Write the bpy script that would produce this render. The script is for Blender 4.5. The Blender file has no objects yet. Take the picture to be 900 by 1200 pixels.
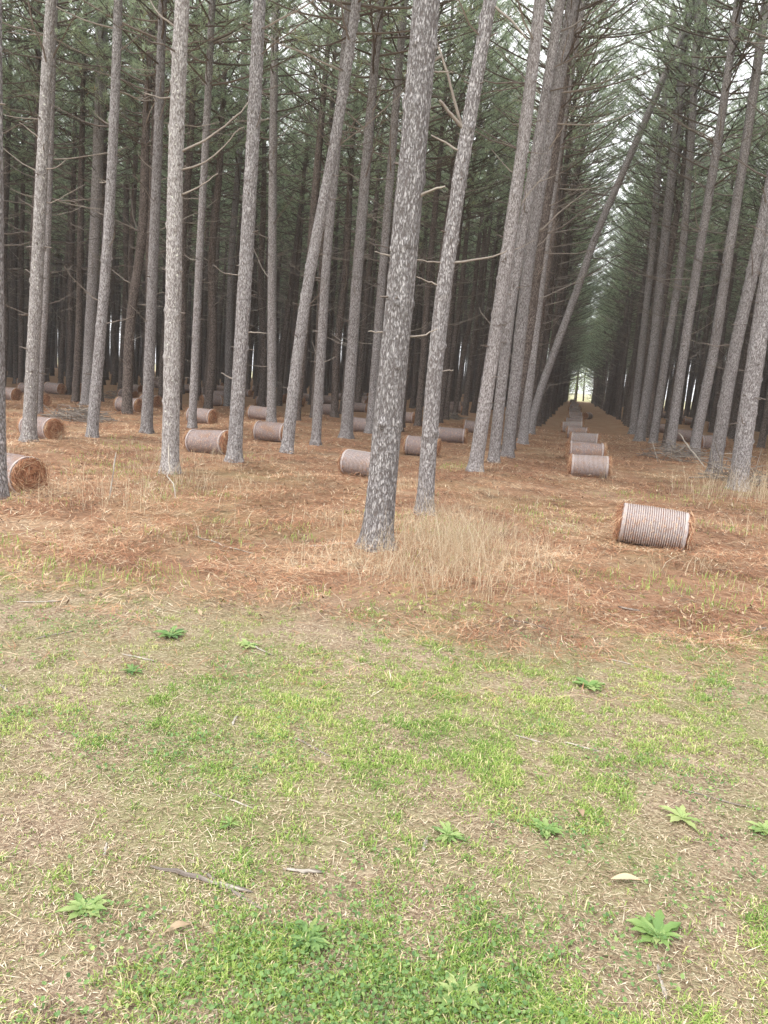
import bpy, math
import numpy as np
from mathutils import Vector, Matrix, Quaternion

R = math.radians
scene = bpy.context.scene
col = scene.collection

# ------------------------------------------------------------------ camera
cam_data = bpy.data.cameras.new("camera")
cam = bpy.data.objects.new("camera", cam_data)
col.objects.link(cam)
scene.camera = cam
cam_data.sensor_fit = 'VERTICAL'
cam_data.sensor_height = 36.0
cam_data.lens = 36.0 * 867.0 / 1200.0
cam_data.clip_start = 0.05
cam_data.clip_end = 3000.0
cam.location = (0, 0, 1.6)
_yaw, _pitch, _roll = R(13.508), R(10.209), R(4.0)
cam.matrix_world = (Matrix.Translation((0, 0, 1.6)) @ Matrix.Rotation(_yaw, 4, 'Z')
                    @ Matrix.Rotation(R(90) - _pitch, 4, 'X') @ Matrix.Rotation(_roll, 4, 'Z'))

# ------------------------------------------------------------------ light
SUN_EL, SUN_AZ = R(52), R(205)      # azimuth clockwise from +Y: high, behind the camera
world = bpy.data.worlds.new("World")
scene.world = world
world.use_nodes = True
wn = world.node_tree
for n in list(wn.nodes):
    wn.nodes.remove(n)
w_out = wn.nodes.new('ShaderNodeOutputWorld')
w_bg = wn.nodes.new('ShaderNodeBackground')
w_sky = wn.nodes.new('ShaderNodeTexSky')
w_sky.sky_type = 'NISHITA'
w_sky.sun_disc = False
w_sky.sun_elevation = SUN_EL
w_sky.sun_rotation = SUN_AZ
w_sky.dust_density = 4.0
w_mix = wn.nodes.new('ShaderNodeMix')
w_mix.data_type = 'RGBA'
w_mix.inputs[0].default_value = 0.88           # overcast: cloud sheet over most of the blue
w_mix.inputs[7].default_value = (11.9, 11.9, 12.1, 1)
wn.links.new(w_sky.outputs[0], w_mix.inputs[6])
wn.links.new(w_mix.outputs[2], w_bg.inputs[0])
w_bg.inputs[1].default_value = 0.10
wn.links.new(w_bg.outputs[0], w_out.inputs[0])

sun_data = bpy.data.lights.new("sun", 'SUN')
sun_data.energy = 1.5
sun_data.angle = R(16)
sun_data.color = (1.0, 0.97, 0.92)
sun = bpy.data.objects.new("sun", sun_data)
col.objects.link(sun)
_sd = Vector((math.sin(SUN_AZ) * math.cos(SUN_EL), math.cos(SUN_AZ) * math.cos(SUN_EL), math.sin(SUN_EL)))
sun.rotation_euler = (-_sd).to_track_quat('-Z', 'Y').to_euler()

vs = scene.view_settings
vs.view_transform = 'Standard'
vs.look = 'None'
vs.gamma = 1.0
vs.use_curve_mapping = False
vs.exposure = 1.15
scene.cycles.max_bounces = 8
scene.cycles.diffuse_bounces = 4
scene.cycles.transmission_bounces = 4
scene.cycles.caustics_reflective = False
scene.cycles.caustics_refractive = False

# ------------------------------------------------------------------ measured trees (metres)
TREES = [
  ("T1", [(-5.76,6.52,0.00), (-5.75,6.52,1.27), (-5.73,6.53,2.54), (-5.69,6.54,4.86)], 0.084, 0.059),
  ("T2", [(-9.24,11.20,0.00), (-9.03,11.25,3.24), (-8.89,11.29,5.66), (-8.78,11.32,7.19)], 0.126, 0.080),
  ("T3", [(-13.89,17.19,0.00), (-13.65,17.25,3.26), (-13.34,17.32,10.15)], 0.124, 0.082),
  ("T4", [(-9.02,12.69,0.00), (-8.73,12.76,3.50), (-8.62,12.79,5.74), (-8.55,12.80,7.86)], 0.115, 0.074),
  ("T5", [(-15.76,21.86,0.00), (-15.50,21.92,4.85), (-15.34,21.96,8.72), (-15.24,21.98,12.37)], 0.182, 0.153),
  ("T6", [(-8.96,14.53,0.00), (-8.86,14.55,3.80), (-8.79,14.57,6.31), (-8.74,14.58,8.68)], 0.129, 0.083),
  ("T7", [(-5.38,9.34,0.00), (-5.38,9.34,3.02), (-5.38,9.34,4.62), (-5.33,9.35,6.13)], 0.124, 0.090),
  ("T8", [(-9.01,16.65,0.00), (-8.93,16.67,4.15), (-8.84,16.69,6.99), (-8.78,16.71,9.66)], 0.103, 0.075),
  ("T9", [(-5.28,11.18,0.00), (-5.19,11.20,3.34), (-5.15,11.21,5.21), (-5.13,11.22,6.98)], 0.124, 0.093),
  ("T10", [(-13.72,28.24,0.00), (-13.74,28.23,5.96), (-13.50,28.29,10.71), (-13.47,28.30,15.19)], 0.155, 0.110),
  ("T11", [(-8.64,20.79,0.00), (-8.82,20.75,4.84), (-8.93,20.72,8.27), (-9.00,20.70,11.50)], 0.150, 0.102),
  ("T12", [(-5.19,13.30,0.00), (-5.08,13.32,1.86), (-4.88,13.37,3.71), (-4.65,13.43,5.20), (-4.55,13.45,5.92), (-4.35,13.50,7.99)], 0.120, 0.087),
  ("T13", [(-5.27,15.19,0.00), (-5.25,15.20,4.01), (-5.15,15.22,6.48), (-5.08,15.24,8.82)], 0.109, 0.082),
  ("T14", [(-5.35,17.68,0.00), (-5.31,17.69,4.42), (-5.24,17.70,7.27), (-5.16,17.72,9.96)], 0.156, 0.094),
  ("T15", [(-5.35,19.91,0.00), (-5.28,19.92,4.80), (-5.23,19.94,7.98), (-5.19,19.95,10.98)], 0.128, 0.095),
  ("T16", [(-1.59,6.41,0.00), (-1.53,6.43,2.64), (-1.50,6.43,3.66), (-1.49,6.44,4.62)], 0.142, 0.105),
  ("T17", [(-1.54,8.44,0.00), (-1.56,8.43,1.58), (-1.51,8.44,2.98), (-1.40,8.47,4.30), (-1.28,8.50,5.56)], 0.103, 0.070),
  ("T18", [(-1.56,13.24,0.00), (-1.42,13.28,2.37), (-1.35,13.29,3.80), (-1.24,13.32,5.84), (-1.21,13.33,7.77)], 0.135, 0.094),
  ("T19", [(-1.42,15.14,0.00), (-1.40,15.15,2.49), (-1.33,15.16,4.11), (-1.13,15.21,6.44), (-1.01,15.24,8.64)], 0.119, 0.092),
  ("T20", [(-1.26,16.48,0.00), (-1.22,16.49,4.34), (-1.04,16.53,6.86), (-0.85,16.58,9.24)], 0.139, 0.116),
  ("T21", [(-1.24,21.38,0.00), (-1.19,21.39,5.17), (-1.09,21.42,8.41), (-0.89,21.46,11.49)], 0.143, 0.107),
  ("T22", [(-1.31,26.45,0.00), (-1.24,26.46,1.10), (-0.81,26.57,2.67), (-0.56,26.63,3.83), (-0.27,26.70,4.75), (0.09,26.78,6.57), (0.99,27.00,9.36), (2.43,27.35,14.03)], 0.150, 0.105),
  ("R1", [(3.09,14.57,0.00), (3.04,14.55,1.97), (3.06,14.56,3.06), (3.02,14.55,6.19), (3.02,14.55,8.14)], 0.168, 0.116),
  ("R2", [(3.19,17.53,0.00), (3.22,17.54,2.54), (3.41,17.59,4.66), (3.50,17.61,7.16), (3.53,17.62,9.52)], 0.148, 0.099),
  ("R3", [(3.56,22.88,0.00), (3.57,22.88,1.18), (3.71,22.92,2.79), (3.71,22.92,5.56), (3.76,22.93,8.85), (3.74,22.93,11.95)], 0.157, 0.109),
  ("R4", [(2.87,22.71,0.00), (2.88,22.71,2.73), (2.93,22.72,5.51), (3.03,22.75,8.80), (3.03,22.75,11.90)], 0.145, 0.098),
  ("R5", [(2.84,26.99,0.00), (2.88,27.00,2.91), (2.99,27.03,6.23), (2.75,26.97,10.14), (2.42,26.89,13.83)], 0.144, 0.104),
  ("R6", [(2.46,27.83,0.00), (2.55,27.86,2.93), (2.45,27.83,6.35), (2.35,27.81,10.41), (2.24,27.78,14.24)], 0.179, 0.121),
  ("R7", [(2.55,32.29,0.00), (2.42,32.26,7.10), (2.17,32.20,11.81), (2.05,32.17,16.27)], 0.156, 0.110),
]
BRANCHES = {
  "T17": [([(-1.47,8.43,4.24), (-1.55,8.36,4.45), (-1.65,8.28,4.73), (-1.74,8.21,4.93)], 0.016, 0.010), ([(-1.46,8.43,4.22), (-1.58,8.36,4.32), (-1.70,8.28,4.44)], 0.020, 0.014), ([(-1.50,8.42,3.99), (-1.65,8.44,4.08), (-1.80,8.45,4.15)], 0.012, 0.007), ([(-1.43,8.44,2.83), (-1.17,8.51,2.88), (-1.00,8.57,2.93), (-0.88,8.60,3.00)], 0.013, 0.007), ([(-1.58,8.40,2.82), (-1.71,8.30,2.81), (-1.80,8.21,2.81)], 0.009, 0.005), ([(-1.59,8.40,2.58), (-1.72,8.36,2.62), (-1.82,8.32,2.65)], 0.008, 0.005), ([(-1.54,8.41,1.62), (-1.44,8.43,1.65), (-1.34,8.46,1.67)], 0.009, 0.005), ([(-1.22,8.49,5.40), (-1.03,8.48,5.25), (-0.86,8.46,5.07)], 0.013, 0.008)],
  "T16": [([(-1.49,6.42,4.01), (-1.44,6.47,4.07), (-1.35,6.53,4.15)], 0.018, 0.012), ([(-1.47,6.42,3.00), (-1.38,6.39,3.05), (-1.29,6.36,3.07), (-1.20,6.34,3.09)], 0.015, 0.007), ([(-1.45,6.43,1.88), (-1.31,6.44,1.89), (-1.19,6.45,1.96)], 0.009, 0.005), ([(-1.62,6.38,1.91), (-1.71,6.37,1.90), (-1.78,6.35,1.90)], 0.008, 0.004), ([(-1.61,6.39,2.54), (-1.69,6.36,2.54), (-1.76,6.33,2.56)], 0.008, 0.004), ([(-1.37,6.45,4.00), (-1.29,6.48,4.01), (-1.24,6.51,4.01)], 0.007, 0.004), ([(-1.60,6.39,1.36), (-1.52,6.45,1.37), (-1.47,6.50,1.38)], 0.010, 0.006)],
  "T7": [([(-5.29,9.34,4.25), (-5.03,9.45,4.40), (-4.78,9.56,4.63), (-4.61,9.65,4.83), (-4.55,9.71,4.96)], 0.016, 0.006), ([(-5.29,9.34,4.02), (-4.99,9.39,4.11), (-4.74,9.43,4.31), (-4.59,9.45,4.52), (-4.46,9.45,4.57)], 0.013, 0.005), ([(-5.29,9.34,3.71), (-5.09,9.42,3.82), (-4.85,9.50,4.02)], 0.013, 0.006), ([(-5.36,9.33,5.70), (-5.56,9.30,5.80), (-5.72,9.29,5.98), (-5.85,9.29,6.16)], 0.013, 0.006), ([(-5.38,9.32,1.21), (-5.41,9.28,1.20), (-5.44,9.24,1.21)], 0.010, 0.006)],
  "T6": [([(-8.83,14.54,5.40), (-8.97,14.44,5.47), (-9.08,14.35,5.60), (-9.09,14.29,5.72)], 0.013, 0.005), ([(-8.80,14.55,2.93), (-8.70,14.65,3.00), (-8.62,14.75,2.96)], 0.010, 0.005)],
  "T2": [([(-8.90,11.26,4.54), (-8.70,11.28,4.55), (-8.50,11.29,4.69)], 0.012, 0.005), ([(-8.93,11.26,4.97), (-9.09,11.19,5.11), (-9.26,11.12,5.22)], 0.011, 0.004), ([(-8.94,11.26,4.02), (-8.80,11.34,4.02), (-8.58,11.44,4.20), (-8.33,11.55,4.38)], 0.010, 0.004), ([(-9.02,11.24,2.82), (-9.13,11.22,2.84), (-9.26,11.21,2.92)], 0.010, 0.005)],
  "T9": [([(-5.15,11.19,2.08), (-4.99,11.23,2.08), (-4.82,11.26,2.08)], 0.012, 0.006), ([(-5.29,11.16,1.32), (-5.42,11.18,1.35), (-5.56,11.19,1.41)], 0.013, 0.006), ([(-5.27,11.16,2.94), (-5.49,11.03,2.94), (-5.61,10.92,3.05)], 0.008, 0.004)],
  "T18": [([(-1.28,13.29,4.42), (-1.08,13.37,4.76), (-0.77,13.48,5.15)], 0.015, 0.005), ([(-1.32,13.28,3.77), (-1.10,13.31,3.86), (-0.89,13.34,3.99)], 0.010, 0.005)],
  "T20": [([(-1.01,16.52,4.78), (-0.61,16.55,5.21), (-0.14,16.59,5.60)], 0.018, 0.007), ([(-1.18,16.48,4.34), (-0.89,16.57,4.62), (-0.68,16.65,5.03)], 0.011, 0.004)],
  "T15": [([(-5.21,19.92,2.51), (-5.45,19.94,2.52), (-5.61,19.97,2.54)], 0.010, 0.006)],
}

# ------------------------------------------------------------------ helpers
def tag(o, label=None, cat=None, group=None, kind=None):
    if label: o["label"] = label
    if cat: o["category"] = cat
    if group: o["group"] = group
    if kind: o["kind"] = kind
    return o

def make_mesh(name, V, faces, mats=(), mi=None, attr=None, smooth=True, attrs=None):
    """V (n,3); faces: list of (m,k) int arrays (k = 3 or 4); mi: per face material index; attr: per vertex float 'tint'."""
    me = bpy.data.meshes.new(name)
    V = np.asarray(V, np.float32)
    faces = [np.asarray(f, np.int32) for f in faces if len(f)]
    me.vertices.add(len(V))
    me.vertices.foreach_set("co", V.ravel())
    loops = np.concatenate([f.ravel() for f in faces])
    cnt = np.concatenate([np.full(len(f), f.shape[1], np.int32) for f in faces])
    start = np.concatenate([[0], np.cumsum(cnt)[:-1]]).astype(np.int32)
    me.loops.add(len(loops))
    me.loops.foreach_set("vertex_index", loops)
    me.polygons.add(len(cnt))
    me.polygons.foreach_set("loop_start", start)
    for m in mats:
        me.materials.append(m)
    if mi is not None:
        me.polygons.foreach_set("material_index", np.asarray(mi, np.int32))
    me.polygons.foreach_set("use_smooth", np.full(len(cnt), bool(smooth)))
    me.update(calc_edges=True)
    if attr is not None:
        a = me.attributes.new("tint", 'FLOAT', 'POINT')
        a.data.foreach_set("value", np.asarray(attr, np.float32))
    for k, v in (attrs or {}).items():
        a = me.attributes.new(k, 'FLOAT', 'POINT')
        a.data.foreach_set("value", np.asarray(v, np.float32))
    return me

def link(name, me, parent=None, loc=None):
    o = bpy.data.objects.new(name, me)
    col.objects.link(o)
    if parent is not None:
        o.parent = parent
    if loc is not None:
        o.location = loc
    return o

def empty(name, loc):
    o = bpy.data.objects.new(name, None)
    o.empty_display_size = 0.2
    o.location = loc
    col.objects.link(o)
    return o

def tube(P, rad, n=6, cap=True):
    """one tube along the polyline P with radii rad -> V, quads, tris"""
    P = np.asarray(P, float); k = len(P)
    rad = np.asarray(rad, float)
    T = np.gradient(P, axis=0)
    T /= np.linalg.norm(T, axis=1)[:, None] + 1e-12
    ref = np.array([0, 0, 1.0]) if abs(T[0][2]) < 0.8 else np.array([1.0, 0, 0])
    A = np.cross(T, ref); A /= np.linalg.norm(A, axis=1)[:, None] + 1e-12
    Bv = np.cross(T, A)
    th = np.arange(n) * 2 * np.pi / n
    V = P[:, None, :] + rad[:, None, None] * (np.cos(th)[None, :, None] * A[:, None, :] + np.sin(th)[None, :, None] * Bv[:, None, :])
    V = V.reshape(-1, 3)
    i = np.arange(k - 1)[:, None] * n; j = np.arange(n)[None, :]; j2 = (j + 1) % n
    Q = np.stack([i + j, i + j2, i + n + j2, i + n + j], -1).reshape(-1, 4)
    tr = []
    if cap:
        V = np.vstack([V, P[0], P[-1]])
        a, b = k * n, k * n + 1
        jj = np.arange(n)
        tr = np.vstack([np.stack([np.full(n, a), (jj + 1) % n, jj], 1),
                        np.stack([np.full(n, b), (k - 1) * n + jj, (k - 1) * n + (jj + 1) % n], 1)])
    return V, Q, np.array(tr, int).reshape(-1, 3)

class Bag:
    def __init__(s): s.V = []; s.Q = []; s.T = []; s.mq = []; s.mt = []; s.A = []; s.n = 0
    def add(s, V, Q=None, T=None, m=0, a=0.5):
        V = np.asarray(V, float)
        s.V.append(V)
        s.A.append(np.broadcast_to(np.asarray(a, float), (len(V),)))
        if Q is not None and len(Q): s.Q.append(np.asarray(Q) + s.n); s.mq.append(np.full(len(Q), m))
        if T is not None and len(T): s.T.append(np.asarray(T) + s.n); s.mt.append(np.full(len(T), m))
        s.n += len(V)
    def tube(s, P, rad, n=6, m=0, a=0.5, cap=True):
        V, Q, T = tube(P, rad, n, cap); s.add(V, Q, T, m, a)
    def mesh(s, name, mats, smooth=True):
        f = []; mi = []
        if s.Q: f.append(np.vstack(s.Q)); mi.append(np.concatenate(s.mq))
        if s.T: f.append(np.vstack(s.T)); mi.append(np.concatenate(s.mt))
        return make_mesh(name, np.vstack(s.V), f, mats, np.concatenate(mi), np.concatenate(s.A), smooth)

def _h(ix, iy, seed):
    n = (ix.astype(np.int64) * 374761393 + iy.astype(np.int64) * 668265263 + seed * 974634777) & 0xffffffff
    n = ((n ^ (n >> 13)) * 1274126177) & 0xffffffff
    return ((n ^ (n >> 16)) & 0xffffff) / float(0xffffff)

def vnoise(x, y, seed=0):
    x = np.asarray(x, float); y = np.asarray(y, float)
    ix = np.floor(x); iy = np.floor(y); fx = x - ix; fy = y - iy
    fx = fx * fx * (3 - 2 * fx); fy = fy * fy * (3 - 2 * fy)
    a = _h(ix, iy, seed); b = _h(ix + 1, iy, seed); c = _h(ix, iy + 1, seed); d = _h(ix + 1, iy + 1, seed)
    return (a * (1 - fx) + b * fx) * (1 - fy) + (c * (1 - fx) + d * fx) * fy

def fbm(x, y, seed=0, o=4):
    s = 0; w = 0.5; t = 0
    for k in range(o):
        s = s + w * vnoise(x * 2 ** k, y * 2 ** k, seed + k * 17); t += w; w *= 0.5
    return s / t

def sstep(a, b, x):
    t = np.clip((x - a) / (b - a), 0, 1); return t * t * (3 - 2 * t)

ROWS_X = [-1.45, -5.3, -9.0] + [-12.9 - 3.75 * k for k in range(18)] + [3.05, 6.85] + [10.6 + 3.75 * k for k in range(14)]
_rx = np.array(sorted(ROWS_X))

def edge_y(x, y=None):
    """where the lawn ends and the pine straw begins"""
    return 4.78 + 0.10 * x

def ground_z(x, y):
    x = np.asarray(x, float); y = np.asarray(y, float)
    z = 0.035 * (fbm(x * 0.8, y * 0.8, 5, 3) - 0.5) + 0.02 * (fbm(x * 4, y * 4, 9, 3) - 0.5)
    inside = sstep(4.0, 7.0, y) * (1 - sstep(128, 134, y))
    d = np.min(np.abs(x[..., None] - _rx), axis=-1)
    z = z + inside * 0.05 * np.exp(-(d / 0.7) ** 2)
    z = z + inside * 0.03 * (fbm(x * 1.7, y * 1.7, 21, 3) - 0.5)
    for _n, _p, _a, _b in TREES[:20]:
        z = z + 0.045 * np.exp(-((x - _p[0][0]) ** 2 + (y - _p[0][1]) ** 2) / (2.4 * _a) ** 2)
    return z

def gz(x, y):
    return float(ground_z(np.array([x]), np.array([y]))[0])

# ------------------------------------------------------------------ materials
class N:
    def __init__(s, name):
        s.m = bpy.data.materials.new(name); s.m.use_nodes = True
        s.t = s.m.node_tree
        for n in list(s.t.nodes): s.t.nodes.remove(n)
        s.out = s.t.nodes.new('ShaderNodeOutputMaterial')
    def n(s, typ, **kw):
        nd = s.t.nodes.new(typ)
        for k, v in kw.items():
            if k.startswith('i_'):
                key = k[2:]; nd.inputs[int(key) if key.isdigit() else key].default_value = v
            else: setattr(nd, k, v)
        return nd
    def l(s, a, b): s.t.links.new(a, b)
    def noise(s, vec, scale, detail=4, rough=0.55):
        nd = s.n('ShaderNodeTexNoise'); nd.inputs['Scale'].default_value = scale
        nd.inputs['Detail'].default_value = detail; nd.inputs['Roughness'].default_value = rough
        if vec is not None: s.l(vec, nd.inputs['Vector'])
        return nd.outputs[0]
    def ramp(s, fac, stops, interp='LINEAR'):
        nd = s.n('ShaderNodeValToRGB'); cr = nd.color_ramp; cr.interpolation = interp
        while len(cr.elements) < len(stops): cr.elements.new(0.5)
        for e, (p, c) in zip(cr.elements, stops):
            e.position = p; e.color = (c[0], c[1], c[2], 1) if len(c) == 3 else c
        s.l(fac, nd.inputs[0]); return nd.outputs[0]
    def mix(s, fac, a, b, blend='MIX'):
        nd = s.n('ShaderNodeMix', data_type='RGBA', blend_type=blend)
        for i, v in ((0, fac), (6, a), (7, b)):
            if hasattr(v, 'links'): s.l(v, nd.inputs[i])
            else: nd.inputs[i].default_value = v if i == 0 else (*v, 1)
        return nd.outputs[2]
    def math(s, op, a, b=0.0, c=None, clamp=False):
        nd = s.n('ShaderNodeMath', operation=op, use_clamp=clamp)
        for i, v in enumerate((a, b, c)):
            if v is None: continue
            if hasattr(v, 'links'): s.l(v, nd.inputs[i])
            else: nd.inputs[i].default_value = v
        return nd.outputs[0]
    def bsdf(s, colr, rough=0.85, bump=None, bstr=0.5, bdist=0.01, spec=0.3, trans=None, tfac=0.3):
        p = s.n('ShaderNodeBsdfPrincipled')
        if hasattr(colr, 'links'): s.l(colr, p.inputs['Base Color'])
        else: p.inputs['Base Color'].default_value = (*colr, 1)
        p.inputs['Roughness'].default_value = rough
        p.inputs['Specular IOR Level'].default_value = spec
        if bump is not None:
            b = s.n('ShaderNodeBump'); b.inputs['Strength'].default_value = bstr; b.inputs['Distance'].default_value = bdist
            s.l(bump, b.inputs['Height']); s.l(b.outputs[0], p.inputs['Normal'])
        o = p.outputs[0]
        if trans is not None:
            t = s.n('ShaderNodeBsdfTranslucent')
            if hasattr(trans, 'links'): s.l(trans, t.inputs[0])
            else: t.inputs[0].default_value = (*trans, 1)
            mx = s.n('ShaderNodeMixShader'); mx.inputs[0].default_value = tfac
            s.l(o, mx.inputs[1]); s.l(t.outputs[0], mx.inputs[2]); o = mx.outputs[0]
        s.l(o, s.out.inputs[0])
        return s.m

def bark_material(name, plate_a, plate_b, crev, scale=50.0, lichen=0.0, fine=1.0, bump=0.6):
    s = N(name)
    tc = s.n('ShaderNodeTexCoord').outputs['Object']
    inf = s.n('ShaderNodeObjectInfo').outputs['Random']
    off = s.n('ShaderNodeCombineXYZ')
    s.l(s.math('MULTIPLY', inf, 37.0), off.inputs[2])
    ad = s.n('ShaderNodeVectorMath', operation='ADD'); s.l(tc, ad.inputs[0]); s.l(off.outputs[0], ad.inputs[1])
    mp = s.n('ShaderNodeMapping'); mp.inputs['Scale'].default_value = (1, 1, 0.34); s.l(ad.outputs[0], mp.inputs[0])
    nz = s.n('ShaderNodeTexNoise'); nz.inputs['Scale'].default_value = 26; nz.inputs['Detail'].default_value = 4; s.l(mp.outputs[0], nz.inputs['Vector'])
    sc = s.n('ShaderNodeVectorMath', operation='SCALE'); s.l(nz.outputs['Color'], sc.inputs[0]); sc.inputs['Scale'].default_value = 0.04
    dv = s.n('ShaderNodeVectorMath', operation='ADD'); s.l(mp.outputs[0], dv.inputs[0]); s.l(sc.outputs[0], dv.inputs[1])
    vo = s.n('ShaderNodeTexVoronoi', feature='DISTANCE_TO_EDGE'); vo.inputs['Scale'].default_value = scale; s.l(dv.outputs[0], vo.inputs['Vector'])
    vc = s.n('ShaderNodeTexVoronoi', feature='F1'); vc.inputs['Scale'].default_value = scale; s.l(dv.outputs[0], vc.inputs['Vector'])
    fn = s.noise(mp.outputs[0], 60, 4, 0.7)
    pres = s.noise(mp.outputs[0], 50, 6, 0.7)      # cracks open in some places and close in others
    cr = s.math('ADD', s.math('MULTIPLY_ADD', vo.outputs[0], 1.15, 0.08), s.math('MULTIPLY', s.math('SUBTRACT', pres, 0.5), 1.6))
    cr = s.math('ADD', cr, s.math('MULTIPLY', s.math('SUBTRACT', fn, 0.5), 0.9))
    crack = s.ramp(cr, [(-0.02 + 0.02, (0, 0, 0)), (0.42, (1, 1, 1))])
    sep = s.n('ShaderNodeSeparateColor'); s.l(vc.outputs['Color'], sep.inputs[0])
    big = s.noise(mp.outputs[0], 2.2, 3)
    pf = s.math('ADD', s.math('MULTIPLY', sep.outputs[0], 0.45), s.math('MULTIPLY_ADD', s.math('SUBTRACT', fn, 0.5), 1.4, 0.35), clamp=True)
    plate = s.mix(pf, plate_a, plate_b)
    plate = s.mix(s.ramp(big, [(0.35, (0, 0, 0)), (0.7, (1, 1, 1))]), plate, tuple(0.5 * (a + b) * 0.82 for a, b in zip(plate_a, plate_b)))
    c = s.mix(crack, crev, plate)
    # per tree tone
    tone = s.n('ShaderNodeHueSaturation'); s.l(s.math('MULTIPLY_ADD', inf, 0.35, 0.82), tone.inputs['Value']); s.l(c, tone.inputs['Color'])
    c = tone.outputs[0]
    if lichen > 0:
        ln = s.noise(ad.outputs[0], 30, 3, 0.6)
        c = s.mix(s.ramp(ln, [(0.64, (0, 0, 0)), (0.68, (1, 1, 1))]), c, (0.66, 0.66, 0.58))
    h = s.math('ADD', crack, s.math('MULTIPLY', fn, 0.5))
    return s.bsdf(c, 0.9, h, bump, 0.012, 0.15)

M = {}
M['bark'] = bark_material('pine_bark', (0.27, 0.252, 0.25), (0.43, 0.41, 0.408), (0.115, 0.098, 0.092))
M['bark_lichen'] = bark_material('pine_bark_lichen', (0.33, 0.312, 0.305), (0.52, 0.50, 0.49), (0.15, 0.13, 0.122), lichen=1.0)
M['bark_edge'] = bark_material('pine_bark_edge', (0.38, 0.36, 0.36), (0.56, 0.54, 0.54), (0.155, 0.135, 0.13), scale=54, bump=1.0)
M['bark_far_shaded'] = bark_material('pine_bark_far_shaded', (0.13, 0.105, 0.092), (0.28, 0.235, 0.21), (0.055, 0.042, 0.036), scale=34)  # same bark, darkened: shade of the deep rows put into its colour

def simple(name, stops, rough=0.85, trans=None, tfac=0.3, spec=0.25, nscale=None, objrand=False):
    s = N(name)
    at = s.n('ShaderNodeAttribute', attribute_name='tint').outputs['Fac']
    if nscale:
        tc = s.n('ShaderNodeTexCoord').outputs['Object']
        at = s.math('ADD', at, s.math('MULTIPLY', s.math('SUBTRACT', s.noise(tc, nscale, 3), 0.5), 0.5))
    if objrand:
        inf = s.n('ShaderNodeObjectInfo').outputs['Random']
        at = s.math('ADD', at, s.math('MULTIPLY', s.math('SUBTRACT', inf, 0.5), 0.35))
    c = s.ramp(at, stops)
    t = None
    if trans:
        hs = s.n('ShaderNodeHueSaturation'); hs.inputs['Value'].default_value = trans; s.l(c, hs.inputs['Color']); t = hs.outputs[0]
    return s.bsdf(c, rough, trans=t, tfac=tfac, spec=spec)

M['needle'] = simple('pine_needles', [(0.0, (0.14, 0.18, 0.125)), (0.5, (0.24, 0.295, 0.195)), (0.93, (0.34, 0.40, 0.25)), (1.0, (0.28, 0.21, 0.10))], 0.5, trans=2.0, tfac=0.5, objrand=True)
M['twig'] = simple('pine_twig', [(0.0, (0.07, 0.052, 0.042)), (1.0, (0.20, 0.17, 0.14))], 0.9, nscale=3)
M['dead_twig'] = simple('dead_branch_wood', [(0.0, (0.10, 0.08, 0.068)), (0.6, (0.22, 0.19, 0.165)), (1.0, (0.42, 0.385, 0.33))], 0.9, nscale=6)
M['straw'] = simple('pine_straw', [(0.0, (0.09, 0.05, 0.03)), (0.25, (0.30, 0.145, 0.085)), (0.5, (0.52, 0.27, 0.155)), (0.72, (0.68, 0.48, 0.30)), (1.0, (0.84, 0.76, 0.58))], 0.7, trans=1.0, tfac=0.15)
M['litter'] = simple('dry_litter', [(0.0, (0.10, 0.065, 0.045)), (0.3, (0.25, 0.17, 0.11)), (0.6, (0.46, 0.36, 0.24)), (1.0, (0.74, 0.66, 0.50))], 0.8)
M['grass'] = simple('short_grass', [(0.0, (0.10, 0.20, 0.05)), (0.35, (0.24, 0.37, 0.085)), (0.7, (0.42, 0.51, 0.15)), (0.88, (0.62, 0.58, 0.28)), (1.0, (0.74, 0.64, 0.42))], 0.55, trans=1.3, tfac=0.35)
M['weed'] = simple('weed_leaf', [(0.0, (0.10, 0.19, 0.07)), (0.5, (0.20, 0.32, 0.10)), (1.0, (0.40, 0.47, 0.20))], 0.5, trans=1.3, tfac=0.3)
M['weed_blue'] = simple('clover_leaf', [(0.0, (0.10, 0.19, 0.07)), (0.5, (0.20, 0.32, 0.11)), (1.0, (0.36, 0.44, 0.16))], 0.5, trans=1.3, tfac=0.3)
M['dry_grass'] = simple('dry_tall_grass', [(0.0, (0.30, 0.21, 0.13)), (0.5, (0.54, 0.43, 0.29)), (1.0, (0.76, 0.69, 0.53))], 0.7, trans=1.1, tfac=0.3)
M['leafy'] = simple('far_leaves', [(0.0, (0.10, 0.17, 0.05)), (1.0, (0.36, 0.42, 0.16))], 0.6, trans=1.5, tfac=0.45)

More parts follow.
